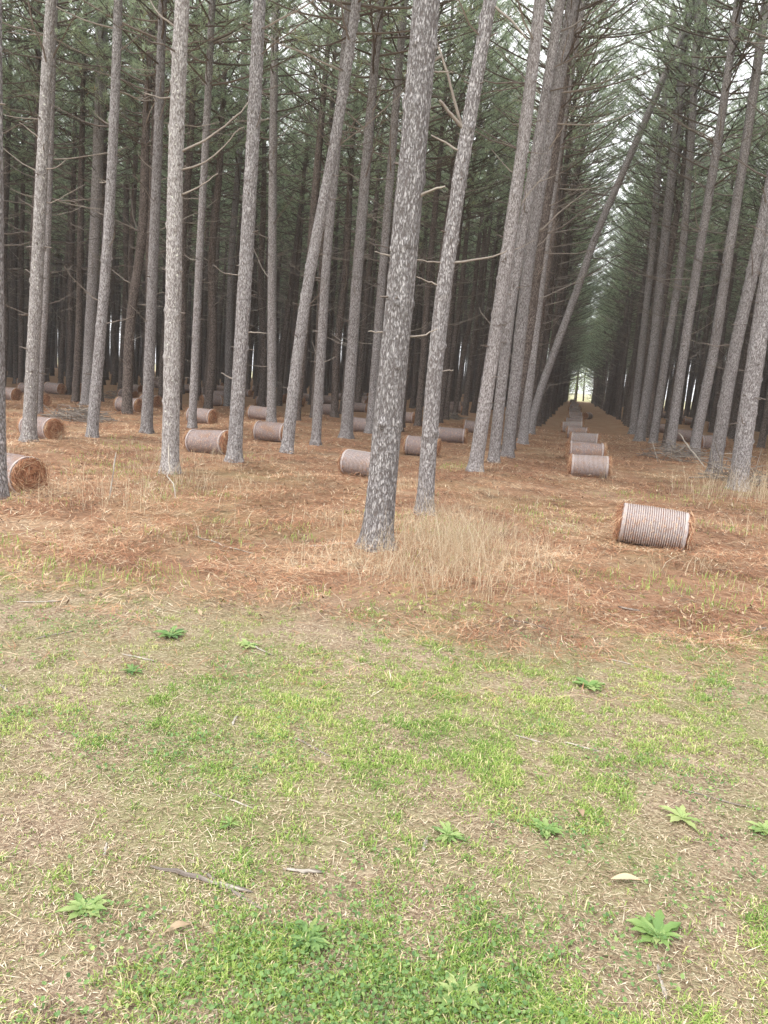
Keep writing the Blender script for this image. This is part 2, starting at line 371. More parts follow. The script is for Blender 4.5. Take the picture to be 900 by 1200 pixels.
def ground_material():
    s = N('ground')
    pos = s.n('ShaderNodeNewGeometry').outputs['Position']
    sx = s.n('ShaderNodeSeparateXYZ'); s.l(pos, sx.inputs[0])
    X, Y = sx.outputs[0], sx.outputs[1]
    n1 = s.noise(pos, 1.1, 4); n2 = s.noise(pos, 7.0, 5, 0.65); n3 = s.noise(pos, 55, 5, 0.7); n4 = s.noise(pos, 0.35, 3)
    # streaky fibres: stretched noise in two directions
    def streak(rot, sc):
        mp = s.n('ShaderNodeMapping'); mp.inputs['Rotation'].default_value = (0, 0, rot); mp.inputs['Scale'].default_value = (1, 7, 1)
        s.l(pos, mp.inputs[0]); return s.noise(mp.outputs[0], sc, 3, 0.6)
    st = s.math('MAXIMUM', streak(0.5, 16), s.math('MAXIMUM', streak(2.0, 18), streak(3.0, 15)))
    # lawn soil
    soil = s.ramp(n2, [(0.3, (0.15, 0.10, 0.07)), (0.5, (0.28, 0.20, 0.14)), (0.7, (0.42, 0.32, 0.23))])
    soil = s.mix(s.ramp(n3, [(0.45, (0, 0, 0)), (0.62, (1, 1, 1))]), soil, (0.50, 0.415, 0.29))
    soil = s.mix(s.ramp(n1, [(0.4, (0, 0, 0)), (0.62, (0.65, 0.65, 0.65))]), soil, (0.20, 0.25, 0.08))
    # straw
    straw = s.ramp(st, [(0.45, (0.16, 0.09, 0.055)), (0.58, (0.34, 0.19, 0.115)), (0.70, (0.50, 0.31, 0.195)), (0.82, (0.62, 0.45, 0.30))])
    straw = s.mix(s.ramp(n2, [(0.3, (0, 0, 0)), (0.75, (0.8, 0.8, 0.8))]), straw, (0.36, 0.23, 0.15))
    straw = s.mix(s.ramp(n1, [(0.48, (0, 0, 0)), (0.72, (0.55, 0.55, 0.55))]), straw, (0.46, 0.37, 0.25))
    gr = s.math('MULTIPLY', s.math('SUBTRACT', n4, 0.46), 4.0, clamp=True)
    near = s.math('SUBTRACT', 1.0, s.math('DIVIDE', s.math('SUBTRACT', Y, 9.0), 14.0), clamp=True)
    straw = s.mix(s.math('MULTIPLY', s.math('MULTIPLY', gr, near), 0.4), straw, (0.27, 0.27, 0.11))
    n5 = s.noise(pos, 2.3, 5, 0.6)
    straw = s.mix(s.ramp(n5, [(0.56, (0, 0, 0)), (0.68, (0.7, 0.7, 0.7))]), straw, (0.17, 0.12, 0.085))
    e = s.math('SUBTRACT', Y, s.math('MULTIPLY_ADD', X, 0.10, 4.78))
    e = s.math('ADD', e, s.math('MULTIPLY', s.math('SUBTRACT', n1, 0.5), 1.4))
    e = s.math('ADD', e, s.math('MULTIPLY', s.math('SUBTRACT', n2, 0.5), 0.9))
    m = s.ramp(s.math('MULTIPLY_ADD', e, 0.7, 0.45), [(0.0, (0, 0, 0)), (1.0, (1, 1, 1))], 'EASE')
    c = s.mix(m, soil, straw)
    # open field past the far edge of the wood
    field = s.ramp(n4, [(0.3, (0.33, 0.33, 0.16)), (0.7, (0.50, 0.45, 0.28))])
    f = s.math('MULTIPLY', s.math('SUBTRACT', Y, 131.0), 0.3, clamp=True)
    f2 = s.math('MULTIPLY', s.math('SUBTRACT', s.math('MULTIPLY', X, -1.0), 88.0), 0.3, clamp=True)
    c = s.mix(s.math('MAXIMUM', f, f2), c, field)
    h = s.math('ADD', s.math('MULTIPLY', n3, 0.4), s.math('ADD', st, n2))
    return s.bsdf(c, 0.95, h, 0.9, 0.03, 0.1)
M['ground'] = ground_material()

# ------------------------------------------------------------------ ground: one sheet to the horizon
def axis(fine_a, fine_b, step, a, b, grow=1.16):
    mid = list(np.arange(fine_a, fine_b + 1e-6, step))
    up = []; v = mid[-1]; d = step
    while v < b: d *= grow; v += d; up.append(min(v, b))
    dn = []; v = mid[0]; d = step
    while v > a: d *= grow; v -= d; dn.append(max(v, a))
    return np.array(dn[::-1] + mid + up)
gx = axis(-6, 5, 0.07, -600, 600, 1.07)
gy = axis(0.5, 13, 0.07, -250, 900, 1.045)
GX, GY = np.meshgrid(gx, gy)
GZ = ground_z(GX, GY)
nx, ny = len(gx), len(gy)
i = np.arange(ny - 1)[:, None] * nx; j = np.arange(nx - 1)[None, :]
gq = np.stack([i + j, i + j + 1, i + nx + j + 1, i + nx + j], -1).reshape(-1, 4)
g_ob = link("ground", make_mesh("ground", np.stack([GX, GY, GZ], -1).reshape(-1, 3), [gq], [M['ground']]))
tag(g_ob, kind='structure')

# ------------------------------------------------------------------ pine trees
def worley(u, v, nu, seed):
    """distance between the two nearest cell points; u in [0, nu) wraps"""
    iu = np.floor(u); iv = np.floor(v)
    f1 = np.full(u.shape, 9.0); f2 = np.full(u.shape, 9.0); idc = np.zeros(u.shape)
    for du in (-1, 0, 1):
        for dv in (-1, 0, 1):
            cu = iu + du; cv = iv + dv; cw = np.mod(cu, nu)
            px = cu + 0.15 + 0.7 * _h(cw, cv, seed); py = cv + 0.1 + 0.8 * _h(cw, cv, seed + 7)
            d = np.hypot(u - px, v - py)
            new = d < f1
            f2 = np.where(new, f1, np.minimum(f2, d)); idc = np.where(new, _h(cw, cv, seed + 13), idc); f1 = np.where(new, d, f1)
    return f2 - f1, idc

def smooth_path(pts, z):
    pts = np.asarray(pts, float)
    zz = pts[:, 2]
    d = (pts[-1] - pts[-2]) / (pts[-1][2] - pts[-2][2])
    ext = pts[-1] + d * (19.0 - zz[-1])
    pts = np.vstack([pts, ext]); zz = pts[:, 2]
    acc = 0
    for w in (-0.9, -0.45, 0, 0.45, 0.9):
        zc = np.clip(z + w * np.minimum(1, z / 0.9), 0, 19.0)
        acc = acc + np.stack([np.interp(zc, zz, pts[:, 0]), np.interp(zc, zz, pts[:, 1])], 1)
    return acc / 5, d

def trunk_mesh(name, pts, r0, r1, zr, height, seed, mat, nseg, zvis, step, plate=0.035, amp=0.006):
    """bark covered trunk; pts relative to its foot; radius r0 at the ground, r1 at height zr"""
    z = np.concatenate([np.arange(-0.10, zvis, step), np.arange(zvis, height, 0.25), [height]])
    xy, d = smooth_path(pts, np.maximum(z, 0))
    r = np.interp(z, [0, zr, height], [r0 * 0.94, r1, 0.025])
    r = r * (1 + 0.30 * np.exp(-np.maximum(z, 0) / 0.09) + 0.08 * np.exp(-np.maximum(z, 0) / 0.5))
    th = np.arange(nseg) * 2 * np.pi / nseg
    TH, Z = np.meshgrid(th, z)
    nu = max(8, int(round(2 * np.pi * r0 / plate)))
    U = TH / (2 * np.pi) * nu; V = Z / (plate * 2.4)
    wob = 0.45 * (vnoise(np.cos(TH) * 3 + Z * 4, np.sin(TH) * 3 + 50, seed) - 0.5) * 2
    e, idc = worley(np.mod(U + wob, nu), V + wob, nu, seed)
    opn = sstep(0.3, 0.6, fbm(np.cos(TH) * 4 + 9, np.sin(TH) * 4 + Z * 6, seed + 31, 3))
    dis = (1 - (1 - sstep(0.0, 0.45, e)) * opn) * (0.4 + 0.6 * idc) * amp * 0.75 + amp * 1.1 * (vnoise(np.cos(TH) * 14 + 30, np.sin(TH) * 14 + Z * 17, seed + 41) - 0.5)
    dis = dis + amp * 2.2 * (fbm(np.cos(TH) * 1.1 + 5, np.sin(TH) * 1.1 + Z * 1.8, seed + 3, 3) - 0.5)
    lob = 0.10 * np.exp(-np.maximum(Z, 0) / 0.12) * np.cos(TH * 4 + seed)
    # knots at the old whorls
    rng = np.random.default_rng(seed)
    zz = 0.9 + rng.uniform(0, .3)
    while zz < min(9, height - 2):
        for q in range(rng.integers(2, 5)):
            a = rng.uniform(0, 2 * np.pi)
            dd = np.angle(np.exp(1j * (TH - a)))
            g = np.exp(-((dd * r0 / 0.035) ** 2 + ((Z - zz - rng.uniform(-.04, .04)) / 0.035) ** 2))
            dis = dis + g * 0.018
        zz += rng.uniform(0.4, 0.7)
    RR = r[:, None] * (1 + lob) + dis * np.clip(r[:, None] / r0 * 1.2, .2, 1) - amp * 0.6
    P = np.stack([xy[:, 0][:, None] + RR * np.cos(TH), xy[:, 1][:, None] + RR * np.sin(TH), Z], -1).reshape(-1, 3)
    k = len(z)
    i = np.arange(k - 1)[:, None] * nseg; j = np.arange(nseg)[None, :]; j2 = (j + 1) % nseg
    Q = np.stack([i + j, i + j2, i + nseg + j2, i + nseg + j], -1).reshape(-1, 4)
    return make_mesh(name, P, [Q], [mat]), d

def crown_mesh(name, seed, zc=8.3, height=16.5, dens=1.0):
    """living crown round a straight stem standing on the origin: limbs, twigs and needle tufts"""
    rng = np.random.default_rng(seed)
    b = Bag(); TP = []; TD = []; TS = []
    z = zc
    a0 = rng.uniform(0, 6.3)
    while z < height - 0.25:
        t = (z - zc) / (height - zc)
        L0 = (1.7 + 0.9 * math.sin(min(1, t * 2.2 + 0.25) * math.pi * 0.5)) * (1 - t ** 2.2) + 0.25
        nb = rng.integers(3, 6) if t > 0.10 else rng.integers(2, 4)
        a0 += rng.uniform(0.4, 1.4)
        for q in range(nb):
            a = a0 + q * 2 * math.pi / nb + rng.uniform(-.35, .35)
            L = L0 * rng.uniform(0.7, 1.2)
            el = R(5 + 45 * t + rng.uniform(-10, 12))
            h = np.array([math.cos(a), math.sin(a), 0]); 
            u = np.linspace(0, 1, 6)
            side = np.array([-h[1], h[0], 0]) * rng.uniform(-.25, .25)
            P = np.array([0, 0, z]) + L * (u[:, None] * h * math.cos(el) + (u * math.sin(el) + 0.22 * u ** 2)[:, None] * np.array([0, 0, 1]) + (u ** 2)[:, None] * side)
            rr = (0.006 + 0.007 * L) * (1 - 0.8 * u) + 0.002
            b.tube(P, rr, 4, 0, rng.uniform(0.1, 0.7), cap=False)
            nt = int(3 + 3.6 * L)
            for w in range(nt):
                s = 0.35 + 0.65 * (w + rng.uniform(0, 1)) / nt
                p = np.array([np.interp(s, u, P[:, c]) for c in range(3)])
                fa = a + rng.choice([-1, 1]) * rng.uniform(0.3, 1.15)
                dirn = np.array([math.cos(fa), math.sin(fa), rng.uniform(0.1, 0.8)]); dirn /= np.linalg.norm(dirn)
                tl = rng.uniform(0.25, 0.6) * (1.15 - 0.5 * s)
                e = p + dirn * tl + np.array([0, 0, 0.06])
                b.tube([p, e], [0.007, 0.003], 3, 0, rng.uniform(0, 0.5), cap=False)
                for g in range(2):
                    f = 1 - g * 0.33
                    TP.append(p + (e - p) * f); TD.append(dirn); TS.append(rng.uniform(0.85, 1.15))
            TP.append(P[-1]); TD.append((P[-1] - P[-2]) / np.linalg.norm(P[-1] - P[-2])); TS.append(1.2)
        z += rng.uniform(0.32, 0.5)
    TP = np.array(TP); TD = np.array(TD); TS = np.array(TS)
    K = int(8 * dens)
    n = len(TP) * K
    D = np.repeat(TD, K, 0) * rng.uniform(0.25, 1.2, (n, 1)) + rng.normal(0, 0.42, (n, 3)); D[:, 2] += 0.12
    D /= np.linalg.norm(D, axis=1)[:, None]
    Ln = (0.19 * np.repeat(TS, K) * rng.uniform(0.75, 1.15, n))[:, None]
    S = np.cross(D, rng.normal(0, 1, (n, 3))); S /= np.linalg.norm(S, axis=1)[:, None] + 1e-9
    w = rng.uniform(0.0045, 0.008, (n, 1))
    B0 = np.repeat(TP, K, 0) + rng.normal(0, 0.02, (n, 3))
    tip = B0 + D * Ln - np.array([0, 0, 1]) * (Ln * 0.15)
    V = np.stack([B0 - S * w, B0 + S * w, tip], 1).reshape(-1, 3)
    T = np.arange(n * 3).reshape(-1, 3)
    tint = np.repeat(np.clip(np.repeat(rng.uniform(0.15, 0.8, len(TP)), K) + rng.normal(0, 0.1, n), 0, 1), 3)
    b.add(V, None, T, 1, tint)
    return b.mesh(name, [M['twig'], M['needle']], False)

def dead_branches(b, rng, path_fn, rad_fn, z0, z1, long_from, dens=1.0, lmax=2.2, az=None, stub=0.2):
    """dry limbs at the whorls: stubs low on the trunk, long upcurved bare limbs higher up"""
    z = z0
    while z < z1:
        t = np.clip((z - long_from) / 2.5, 0, 1)
        for q in range(rng.integers(2, 5)):
            if rng.random() > dens: continue
            a = rng.uniform(0, 2 * math.pi) if az is None else az(rng)
            longb = rng.random() < 0.12 + 0.6 * t
            L = rng.uniform(0.5, lmax) * (0.45 + 0.55 * t) if longb else rng.uniform(0.03, stub)
            c = path_fn(z); r = rad_fn(z)
            h = np.array([math.cos(a), math.sin(a), 0])
            if longb:
                k = 6; u = np.linspace(0, 1, k)
                el = R(rng.uniform(-12, 30)); cv = rng.uniform(0.05, 0.40)
                side = np.array([-h[1], h[0], 0]) * rng.uniform(-.3, .3)
                P = c + h * r * 0.6 + L * (u[:, None] * h * math.cos(el) + (u * math.sin(el) + cv * u ** 2)[:, None] * np.array([0, 0, 1]) + (u ** 2)[:, None] * side)
                P[1:] += rng.normal(0, 0.012 * L, (k - 1, 3))
                tint = rng.uniform(0.1, 0.8)
                b.tube(P, (0.005 + 0.006 * L) * (1 - 0.75 * u) + 0.002, 4, 0, tint, cap=False)
                for w in range(int(rng.integers(0, 2 + int(3 * L)))):
                    s = rng.uniform(0.25, 0.95); p = np.array([np.interp(s, u, P[:, cc]) for cc in range(3)])
                    fa = a + rng.choice([-1, 1]) * rng.uniform(0.4, 1.1)
                    e = p + rng.uniform(0.15, 0.5) * L * 0.5 * np.array([math.cos(fa), math.sin(fa), rng.uniform(0.0, 0.8)])
                    b.tube([p, (p + e) / 2 + rng.normal(0, .015, 3), e], [0.006, 0.004, 0.002], 3, 0, tint, cap=False)
            else:
                el = R(rng.uniform(-20, 40))
                e = c + h * (r + L) + np.array([0, 0, math.sin(el) * L])
                b.tube([c + h * r * 0.6, e], [0.011, 0.006], 4, 0, rng.uniform(0.1, 0.6))
        z += rng.uniform(0.35, 0.65)

HT = 16.4
CROWNS = [crown_mesh("crown", 100 + k, zc=[8.4, 7.8, 8.8, 8.0, 8.6, 7.4][k], height=HT - 0.3 * (k % 3)) for k in range(6)]
# straight plantation trunks and their dry limbs, for the deeper rows
TRUNKS = []; DEADS = []
for k in range(6):
    rng = np.random.default_rng(40 + k)
    w1, w2 = rng.uniform(-.10, .10, 2), rng.uniform(-.12, .12, 2)
    pts = [(0, 0, 0), (w1[0], w1[1], 2.6), (w2[0], w2[1], 5.2), (0, 0, 8.0), (0, 0, 12)]
    me, _ = trunk_mesh("trunk", pts, 0.142, 0.112, 7.0, HT - 0.4, 300 + k, M['bark_far_shaded'], 18, 9.0, 0.11, plate=0.05, amp=0.006)
    TRUNKS.append(me)
    pz = np.array(pts)
    pf = lambda z, pz=pz: np.array([np.interp(z, pz[:, 2], pz[:, 0]), np.interp(z, pz[:, 2], pz[:, 1]), z])
    b = Bag(); dead_branches(b, rng, pf, lambda z: 0.13, 0.9, 9.0, 2.4, 1.0, 2.4)
    DEADS.append(b.mesh("bare_branches", [M['dead_twig']], False))

def align(dx, dy):
    return Vector((dx, dy, 1)).to_track_quat('Z', 'Y').to_euler()

HERO_INFO = {
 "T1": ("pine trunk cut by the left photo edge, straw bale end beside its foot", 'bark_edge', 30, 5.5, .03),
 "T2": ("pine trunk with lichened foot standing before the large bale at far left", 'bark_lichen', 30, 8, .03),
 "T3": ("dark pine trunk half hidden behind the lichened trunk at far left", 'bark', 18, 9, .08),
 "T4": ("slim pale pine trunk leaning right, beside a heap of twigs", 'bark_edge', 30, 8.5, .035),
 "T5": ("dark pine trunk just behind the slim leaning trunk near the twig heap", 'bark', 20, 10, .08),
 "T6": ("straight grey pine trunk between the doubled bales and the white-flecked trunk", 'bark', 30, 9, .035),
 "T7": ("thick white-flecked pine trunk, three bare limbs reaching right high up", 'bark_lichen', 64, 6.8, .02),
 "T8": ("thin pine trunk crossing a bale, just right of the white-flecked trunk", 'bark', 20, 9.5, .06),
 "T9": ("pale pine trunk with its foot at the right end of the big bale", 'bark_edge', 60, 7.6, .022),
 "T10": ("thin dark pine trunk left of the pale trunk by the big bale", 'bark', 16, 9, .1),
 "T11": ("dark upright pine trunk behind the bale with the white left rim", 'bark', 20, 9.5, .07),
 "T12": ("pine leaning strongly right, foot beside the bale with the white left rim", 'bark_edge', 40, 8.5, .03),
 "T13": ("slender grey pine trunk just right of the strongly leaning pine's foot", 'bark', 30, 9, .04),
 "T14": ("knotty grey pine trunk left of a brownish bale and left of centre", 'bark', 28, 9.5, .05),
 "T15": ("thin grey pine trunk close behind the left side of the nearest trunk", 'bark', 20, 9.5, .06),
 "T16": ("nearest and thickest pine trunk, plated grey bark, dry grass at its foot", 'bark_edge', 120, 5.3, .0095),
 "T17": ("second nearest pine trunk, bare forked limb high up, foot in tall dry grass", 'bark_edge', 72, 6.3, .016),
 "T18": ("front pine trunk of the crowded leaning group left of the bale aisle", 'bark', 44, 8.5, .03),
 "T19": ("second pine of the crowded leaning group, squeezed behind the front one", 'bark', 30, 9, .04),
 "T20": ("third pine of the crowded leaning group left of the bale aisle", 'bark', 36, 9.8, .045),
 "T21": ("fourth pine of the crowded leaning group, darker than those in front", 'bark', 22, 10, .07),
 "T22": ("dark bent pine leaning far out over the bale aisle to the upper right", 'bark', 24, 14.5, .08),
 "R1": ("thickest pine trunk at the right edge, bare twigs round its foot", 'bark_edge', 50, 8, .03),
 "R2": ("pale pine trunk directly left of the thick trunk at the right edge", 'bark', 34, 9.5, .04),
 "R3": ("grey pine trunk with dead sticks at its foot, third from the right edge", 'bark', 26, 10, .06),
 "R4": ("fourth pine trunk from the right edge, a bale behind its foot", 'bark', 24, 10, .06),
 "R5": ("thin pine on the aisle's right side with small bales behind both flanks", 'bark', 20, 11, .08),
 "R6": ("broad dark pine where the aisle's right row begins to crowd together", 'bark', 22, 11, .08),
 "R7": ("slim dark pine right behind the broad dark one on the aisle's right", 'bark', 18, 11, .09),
}
placed = []
for ti, (nm, pts, r0, r1) in enumerate(TREES):
    label, bm_, nseg, zvis, step = HERO_INFO[nm]
    P = np.array(pts); foot = P[0].copy(); foot[2] = gz(foot[0], foot[1])
    placed.append((foot[0], foot[1]))
    L = P - P[0]
    root = tag(empty("pine_tree", foot), label, "pine tree", "pine trees standing in planted rows")
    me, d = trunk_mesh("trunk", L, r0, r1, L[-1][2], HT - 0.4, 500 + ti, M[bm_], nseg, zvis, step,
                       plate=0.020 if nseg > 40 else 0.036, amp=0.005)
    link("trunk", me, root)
    zp = max(8.5, L[-1][2])
    q = smooth_path(L, np.array([zp]))[0][0]
    c = link("crown", CROWNS[ti % 6], root, (q[0] - d[0] * zp, q[1] - d[1] * zp, 0))
    ang = align(d[0], d[1]); c.rotation_euler = ang
    if nm in ('T17', 'T18', 'T19', 'T20', 'T21', 'R1', 'R2', 'R3', 'R4', 'R5', 'R6'): c.location = (c.location[0] + d[0] * 1.8, c.location[1] + d[1] * 1.8, 1.8)
    if nm == 'T22': c.location = (c.location[0] + d[0] * 5, c.location[1] + d[1] * 5, 5)
    c.rotation_euler.rotate_axis('Z', ti * 1.7)
    rng = np.random.default_rng(900 + ti)
    b = Bag()
    near = foot[1] < 17
    pf = lambda z, L=L: np.append(smooth_path(L, np.array([z]))[0][0], z)
    rf = lambda z, r0=r0, r1=r1, zr=L[-1][2]: float(np.interp(z, [0, zr], [r0, r1])) * .95
    dead_branches(b, rng, pf, rf, 2.2 if foot[1] < 9.5 else 1.2, 9.0, 4.4 if near else 3.0, 0.45 if foot[1] < 9.5 else 0.85, 1.9 if near else 2.2, stub=0.09 if foot[1] < 9.5 else 0.16)
    tag(link("bare_branches", b.mesh("bare_branches", [M['dead_twig']], False), root), kind='stuff')
    for (bp, ra, rb) in BRANCHES.get(nm, []):
        bp = np.array(bp) - P[0]
        k = 9; u = np.linspace(0, len(bp) - 1, k)
        Q = np.stack([np.interp(u, range(len(bp)), bp[:, c]) for c in range(3)], 1)
        Q[1:-1] = 0.25 * Q[:-2] + 0.5 * Q[1:-1] + 0.25 * Q[2:] + rng.normal(0, 0.004, (k - 2, 3))
        st = pf(Q[0][2] - 0.01)
        Q = np.vstack([st + (Q[0] - st) * 0.4, Q])
        rr = np.linspace(ra * 1.15, rb, len(Q)); rr[0] *= 1.3
        bb = Bag(); bb.tube(Q, rr, 8, 0, 0.66)
        link("branch", bb.mesh("branch", [M['dead_twig']]), root)

# ---- the deeper rows
GOLD = 0.61803
cand = []
rng = np.random.default_rng(11)
for rx in ROWS_X:
    y0 = {-1.45: 19.0, -5.3: 22.1, -9.0: 23.2, 3.05: 25.1, 6.85: 17.5, -12.9: 19.6}.get(rx, 16.0)
    if rx < -12.95: y0 = 15 + rng.uniform(0, 3)
    y = y0
    while y < (128 if rx > -60 else 118 - (abs(rx) - 60) * 0.6):
        x = rx + rng.normal(0, 0.14)
        if rng.random() > 0.045 and all((x - a) ** 2 + (y - c) ** 2 > 1.3 for a, c in placed):
            cand.append((x, y, rng.normal(0.022, 0.026), rng.normal(0, 0.022), rng.uniform(0, 6.283), rng.uniform(0.82, 1.16), rng.integers(0, 6), rx))
        y += rng.uniform(1.4, 2.1)
cf = np.array([-math.sin(_yaw), math.cos(_yaw)]); cr = np.array([math.cos(_yaw), math.sin(_yaw)])
inview = []; rest = []
for t in cand:
    p = np.array(t[:2]); dd = p @ cf; ss = p @ cr
    (inview if abs(ss) < dd * 0.53 + 0.4 and t[0] > -88 else rest).append((dd, t))
inview.sort(key=lambda a: a[0])
near_t, far_t = inview[:271], inview[271:]
ordinal = ["first", "second", "third", "fourth", "fifth", "sixth", "seventh", "eighth", "ninth", "tenth", "eleventh", "twelfth"]
left_rows = sorted([r for r in ROWS_X if r < 0], reverse=True); right_rows = sorted(r for r in ROWS_X if r > 0)
def place_name(rx):
    k = (left_rows if rx < 0 else right_rows).index(rx)
    return "%s row %s of the bale aisle" % (ordinal[k] if k < 12 else "outermost", "left" if rx < 0 else "right")
cnt = {}
for dd, (x, y, lx, ly, rz, s, k, rx) in near_t:
    n = cnt.get(rx, 0); cnt[rx] = n + 1
    pn = place_name(rx)
    if n < 6: label = "%s shaded slim pine counted from the front, %s" % (ordinal[n], pn)
    else: label = "slim dark pine crowded far back in the %s" % pn
    root = tag(empty("pine_tree", (x, y, gz(x, y))), label, "pine tree", "pine trees of the %s" % pn)
    root.rotation_euler = align(lx, ly); root.rotation_euler.rotate_axis('Z', rz)
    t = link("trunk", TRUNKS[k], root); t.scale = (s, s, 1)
    cw = link("crown", CROWNS[(k * 5 + n) % 6], root)
    if rx in (-1.45, 3.05) and y > 38: cw.location.z = -min(5.2, (y - 38) * 0.10)
    tag(link("bare_branches", DEADS[k], root), kind='stuff')

# ---- everything further back or beside the view is one mass of the same trees
def instance_group(name, objs_sets, pts, scales=None):
    V = np.array([[t[0], t[1], gz(t[0], t[1]) - (3.6 + 1.4 * math.sin(t[1] * 7) if t[7] in (-1.45, 3.05) and t[1] > 66 else 0)] for t in pts])
    me = bpy.data.meshes.new(name)
    me.from_pydata(V.tolist(), [], [])
    a = me.attributes.new("rot", 'FLOAT_VECTOR', 'POINT')
    rots = []
    for t in pts:
        e = align(t[2], t[3]); e.rotate_axis('Z', t[4]); rots += list(e)
    a.data.foreach_set("vector", rots)
    a = me.attributes.new("var", 'INT', 'POINT'); a.data.foreach_set("value", [int(t[6]) for t in pts])
    o = link(name, me)
    ng = bpy.data.node_groups.new(name, 'GeometryNodeTree')
    ng.interface.new_socket("Geometry", in_out='INPUT', socket_type='NodeSocketGeometry')
    ng.interface.new_socket("Geometry", in_out='OUTPUT', socket_type='NodeSocketGeometry')
    gi = ng.nodes.new('NodeGroupInput'); go = ng.nodes.new('NodeGroupOutput')
    jn = ng.nodes.new('GeometryNodeJoinGeometry')
    for v, objs in enumerate(objs_sets):
        j = ng.nodes.new('GeometryNodeJoinGeometry')
        for ob in objs:
            oi = ng.nodes.new('GeometryNodeObjectInfo'); oi.inputs['Object'].default_value = ob
            oi.transform_space = 'ORIGINAL'; oi.inputs['As Instance'].default_value = False
            ng.links.new(oi.outputs['Geometry'], j.inputs[0])
        va = ng.nodes.new('GeometryNodeInputNamedAttribute'); va.data_type = 'INT'; va.inputs['Name'].default_value = "var"
        cp = ng.nodes.new('FunctionNodeCompare'); cp.data_type = 'INT'; cp.operation = 'EQUAL'
        ng.links.new(va.outputs[0], cp.inputs[2]); cp.inputs[3].default_value = v
        ra = ng.nodes.new('GeometryNodeInputNamedAttribute'); ra.data_type = 'FLOAT_VECTOR'; ra.inputs['Name'].default_value = "rot"
        ip = ng.nodes.new('GeometryNodeInstanceOnPoints')
        ng.links.new(gi.outputs[0], ip.inputs['Points']); ng.links.new(cp.outputs[0], ip.inputs['Selection'])
        gti = ng.nodes.new('GeometryNodeGeometryToInstance')
        ng.links.new(j.outputs[0], gti.inputs[0])
        ng.links.new(gti.outputs[0], ip.inputs['Instance'])
        ng.links.new(ra.outputs[0], ip.inputs['Rotation'])
        ng.links.new(ip.outputs[0], jn.inputs[0])
    ng.links.new(jn.outputs[0], go.inputs[0])
    md = o.modifiers.new("instances", 'NODES'); md.node_group = ng
    return o

# one individual of each trunk shape serves as the source
by_var = {}
for o in list(col.objects):
    if o.name.split('.')[0] == "pine_tree" and o.rotation_euler.x != 0:
        ch = {c.name.split('.')[0]: c for c in o.children}
        k = TRUNKS.index(ch['trunk'].data) if ch['trunk'].data in TRUNKS else None
        if k is not None and k not in by_var: by_var[k] = [ch['trunk'], ch['crown'], ch['bare_branches']]
sets = [by_var[k] for k in range(6)]
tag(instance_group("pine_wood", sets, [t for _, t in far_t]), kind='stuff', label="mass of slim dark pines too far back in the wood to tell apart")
tag(instance_group("pine_wood_beside", sets, [t for d_, t in rest if t[0] > -75 and t[0] < 45]), kind='stuff', label="rest of the pine wood to the left and right of the view")

# ------------------------------------------------------------------ far side of the wood: sunlit trees past the end of the aisle
def leafy_tree(name, x, y, h, seed, label):
    rng = np.random.default_rng(seed)
    root = tag(empty(name, (x, y, gz(x, y))), label, "tree", "leafy trees beyond the far edge of the wood")
    b = Bag(); P = np.array([[0, 0, -.1], [rng.normal(0, .2), 0, h * .4], [rng.normal(0, .4), rng.normal(0, .3), h * .9]])
    b.tube(P, [0.16, 0.11, 0.03], 7, 0, 0.5)
    ends = []
    for k in range(16):
        s = rng.uniform(0.15, 0.9); p = P[0] + (P[2] - P[0]) * s
        a = rng.uniform(0, 6.3); l = rng.uniform(0.8, 2.6) * (1.1 - s * .6)
        e = p + l * np.array([math.cos(a), math.sin(a), rng.uniform(0.2, 0.9)])
        b.tube([p, (p + e) / 2 + rng.normal(0, .1, 3), e], [0.05, 0.03, 0.01], 4, 0, 0.4, cap=False); ends += [e, (p + e) / 2]
    link("trunk", b.mesh("trunk", [M['twig']]), root)
    ends = np.array(ends); n = 2600
    C = ends[rng.integers(0, len(ends), n)] + rng.normal(0, 0.55, (n, 3))
    D = rng.normal(0, 1, (n, 3)); D /= np.linalg.norm(D, axis=1)[:, None]
    S = np.cross(D, rng.normal(0, 1, (n, 3))); S /= np.linalg.norm(S, axis=1)[:, None]
    w = rng.uniform(0.05, 0.10, (n, 1))
    V = np.stack([C - D * w, C - S * w * .6, C + D * w, C + S * w * .6], 1).reshape(-1, 3)
    link("crown", make_mesh("crown", V, [np.arange(n * 4).reshape(-1, 4)], [M['leafy']], attr=np.repeat(rng.random(n), 4), smooth=False), root)
for k, (x, y, h, lb) in enumerate([(-3.5, 146, 9, "pale yellow-green tree seen in the bright gap at the left end of the aisle"),
        (0.4, 158, 11, "pale leafy tree filling the middle of the bright gap at the aisle's far end"),
        (4.5, 150, 8, "pale leafy tree at the right end of the bright gap past the aisle"),
        (-8.5, 165, 10, "pale leafy tree glimpsed left of the bright gap between dark trunks"),
        (-0.9, 137, 12, "nearest leafy tree at the far mouth of the aisle"),
        (1.9, 140, 10, "second nearest leafy tree at the far mouth of the aisle"),
        (0.6, 134, 13, "tall leafy tree closing the top of the bright gap"),
        (-1.8, 131, 13, "tall leafy tree leaning over the left top of the bright gap")]):
    leafy_tree("leafy_tree", x, y, h, 70 + k, lb)

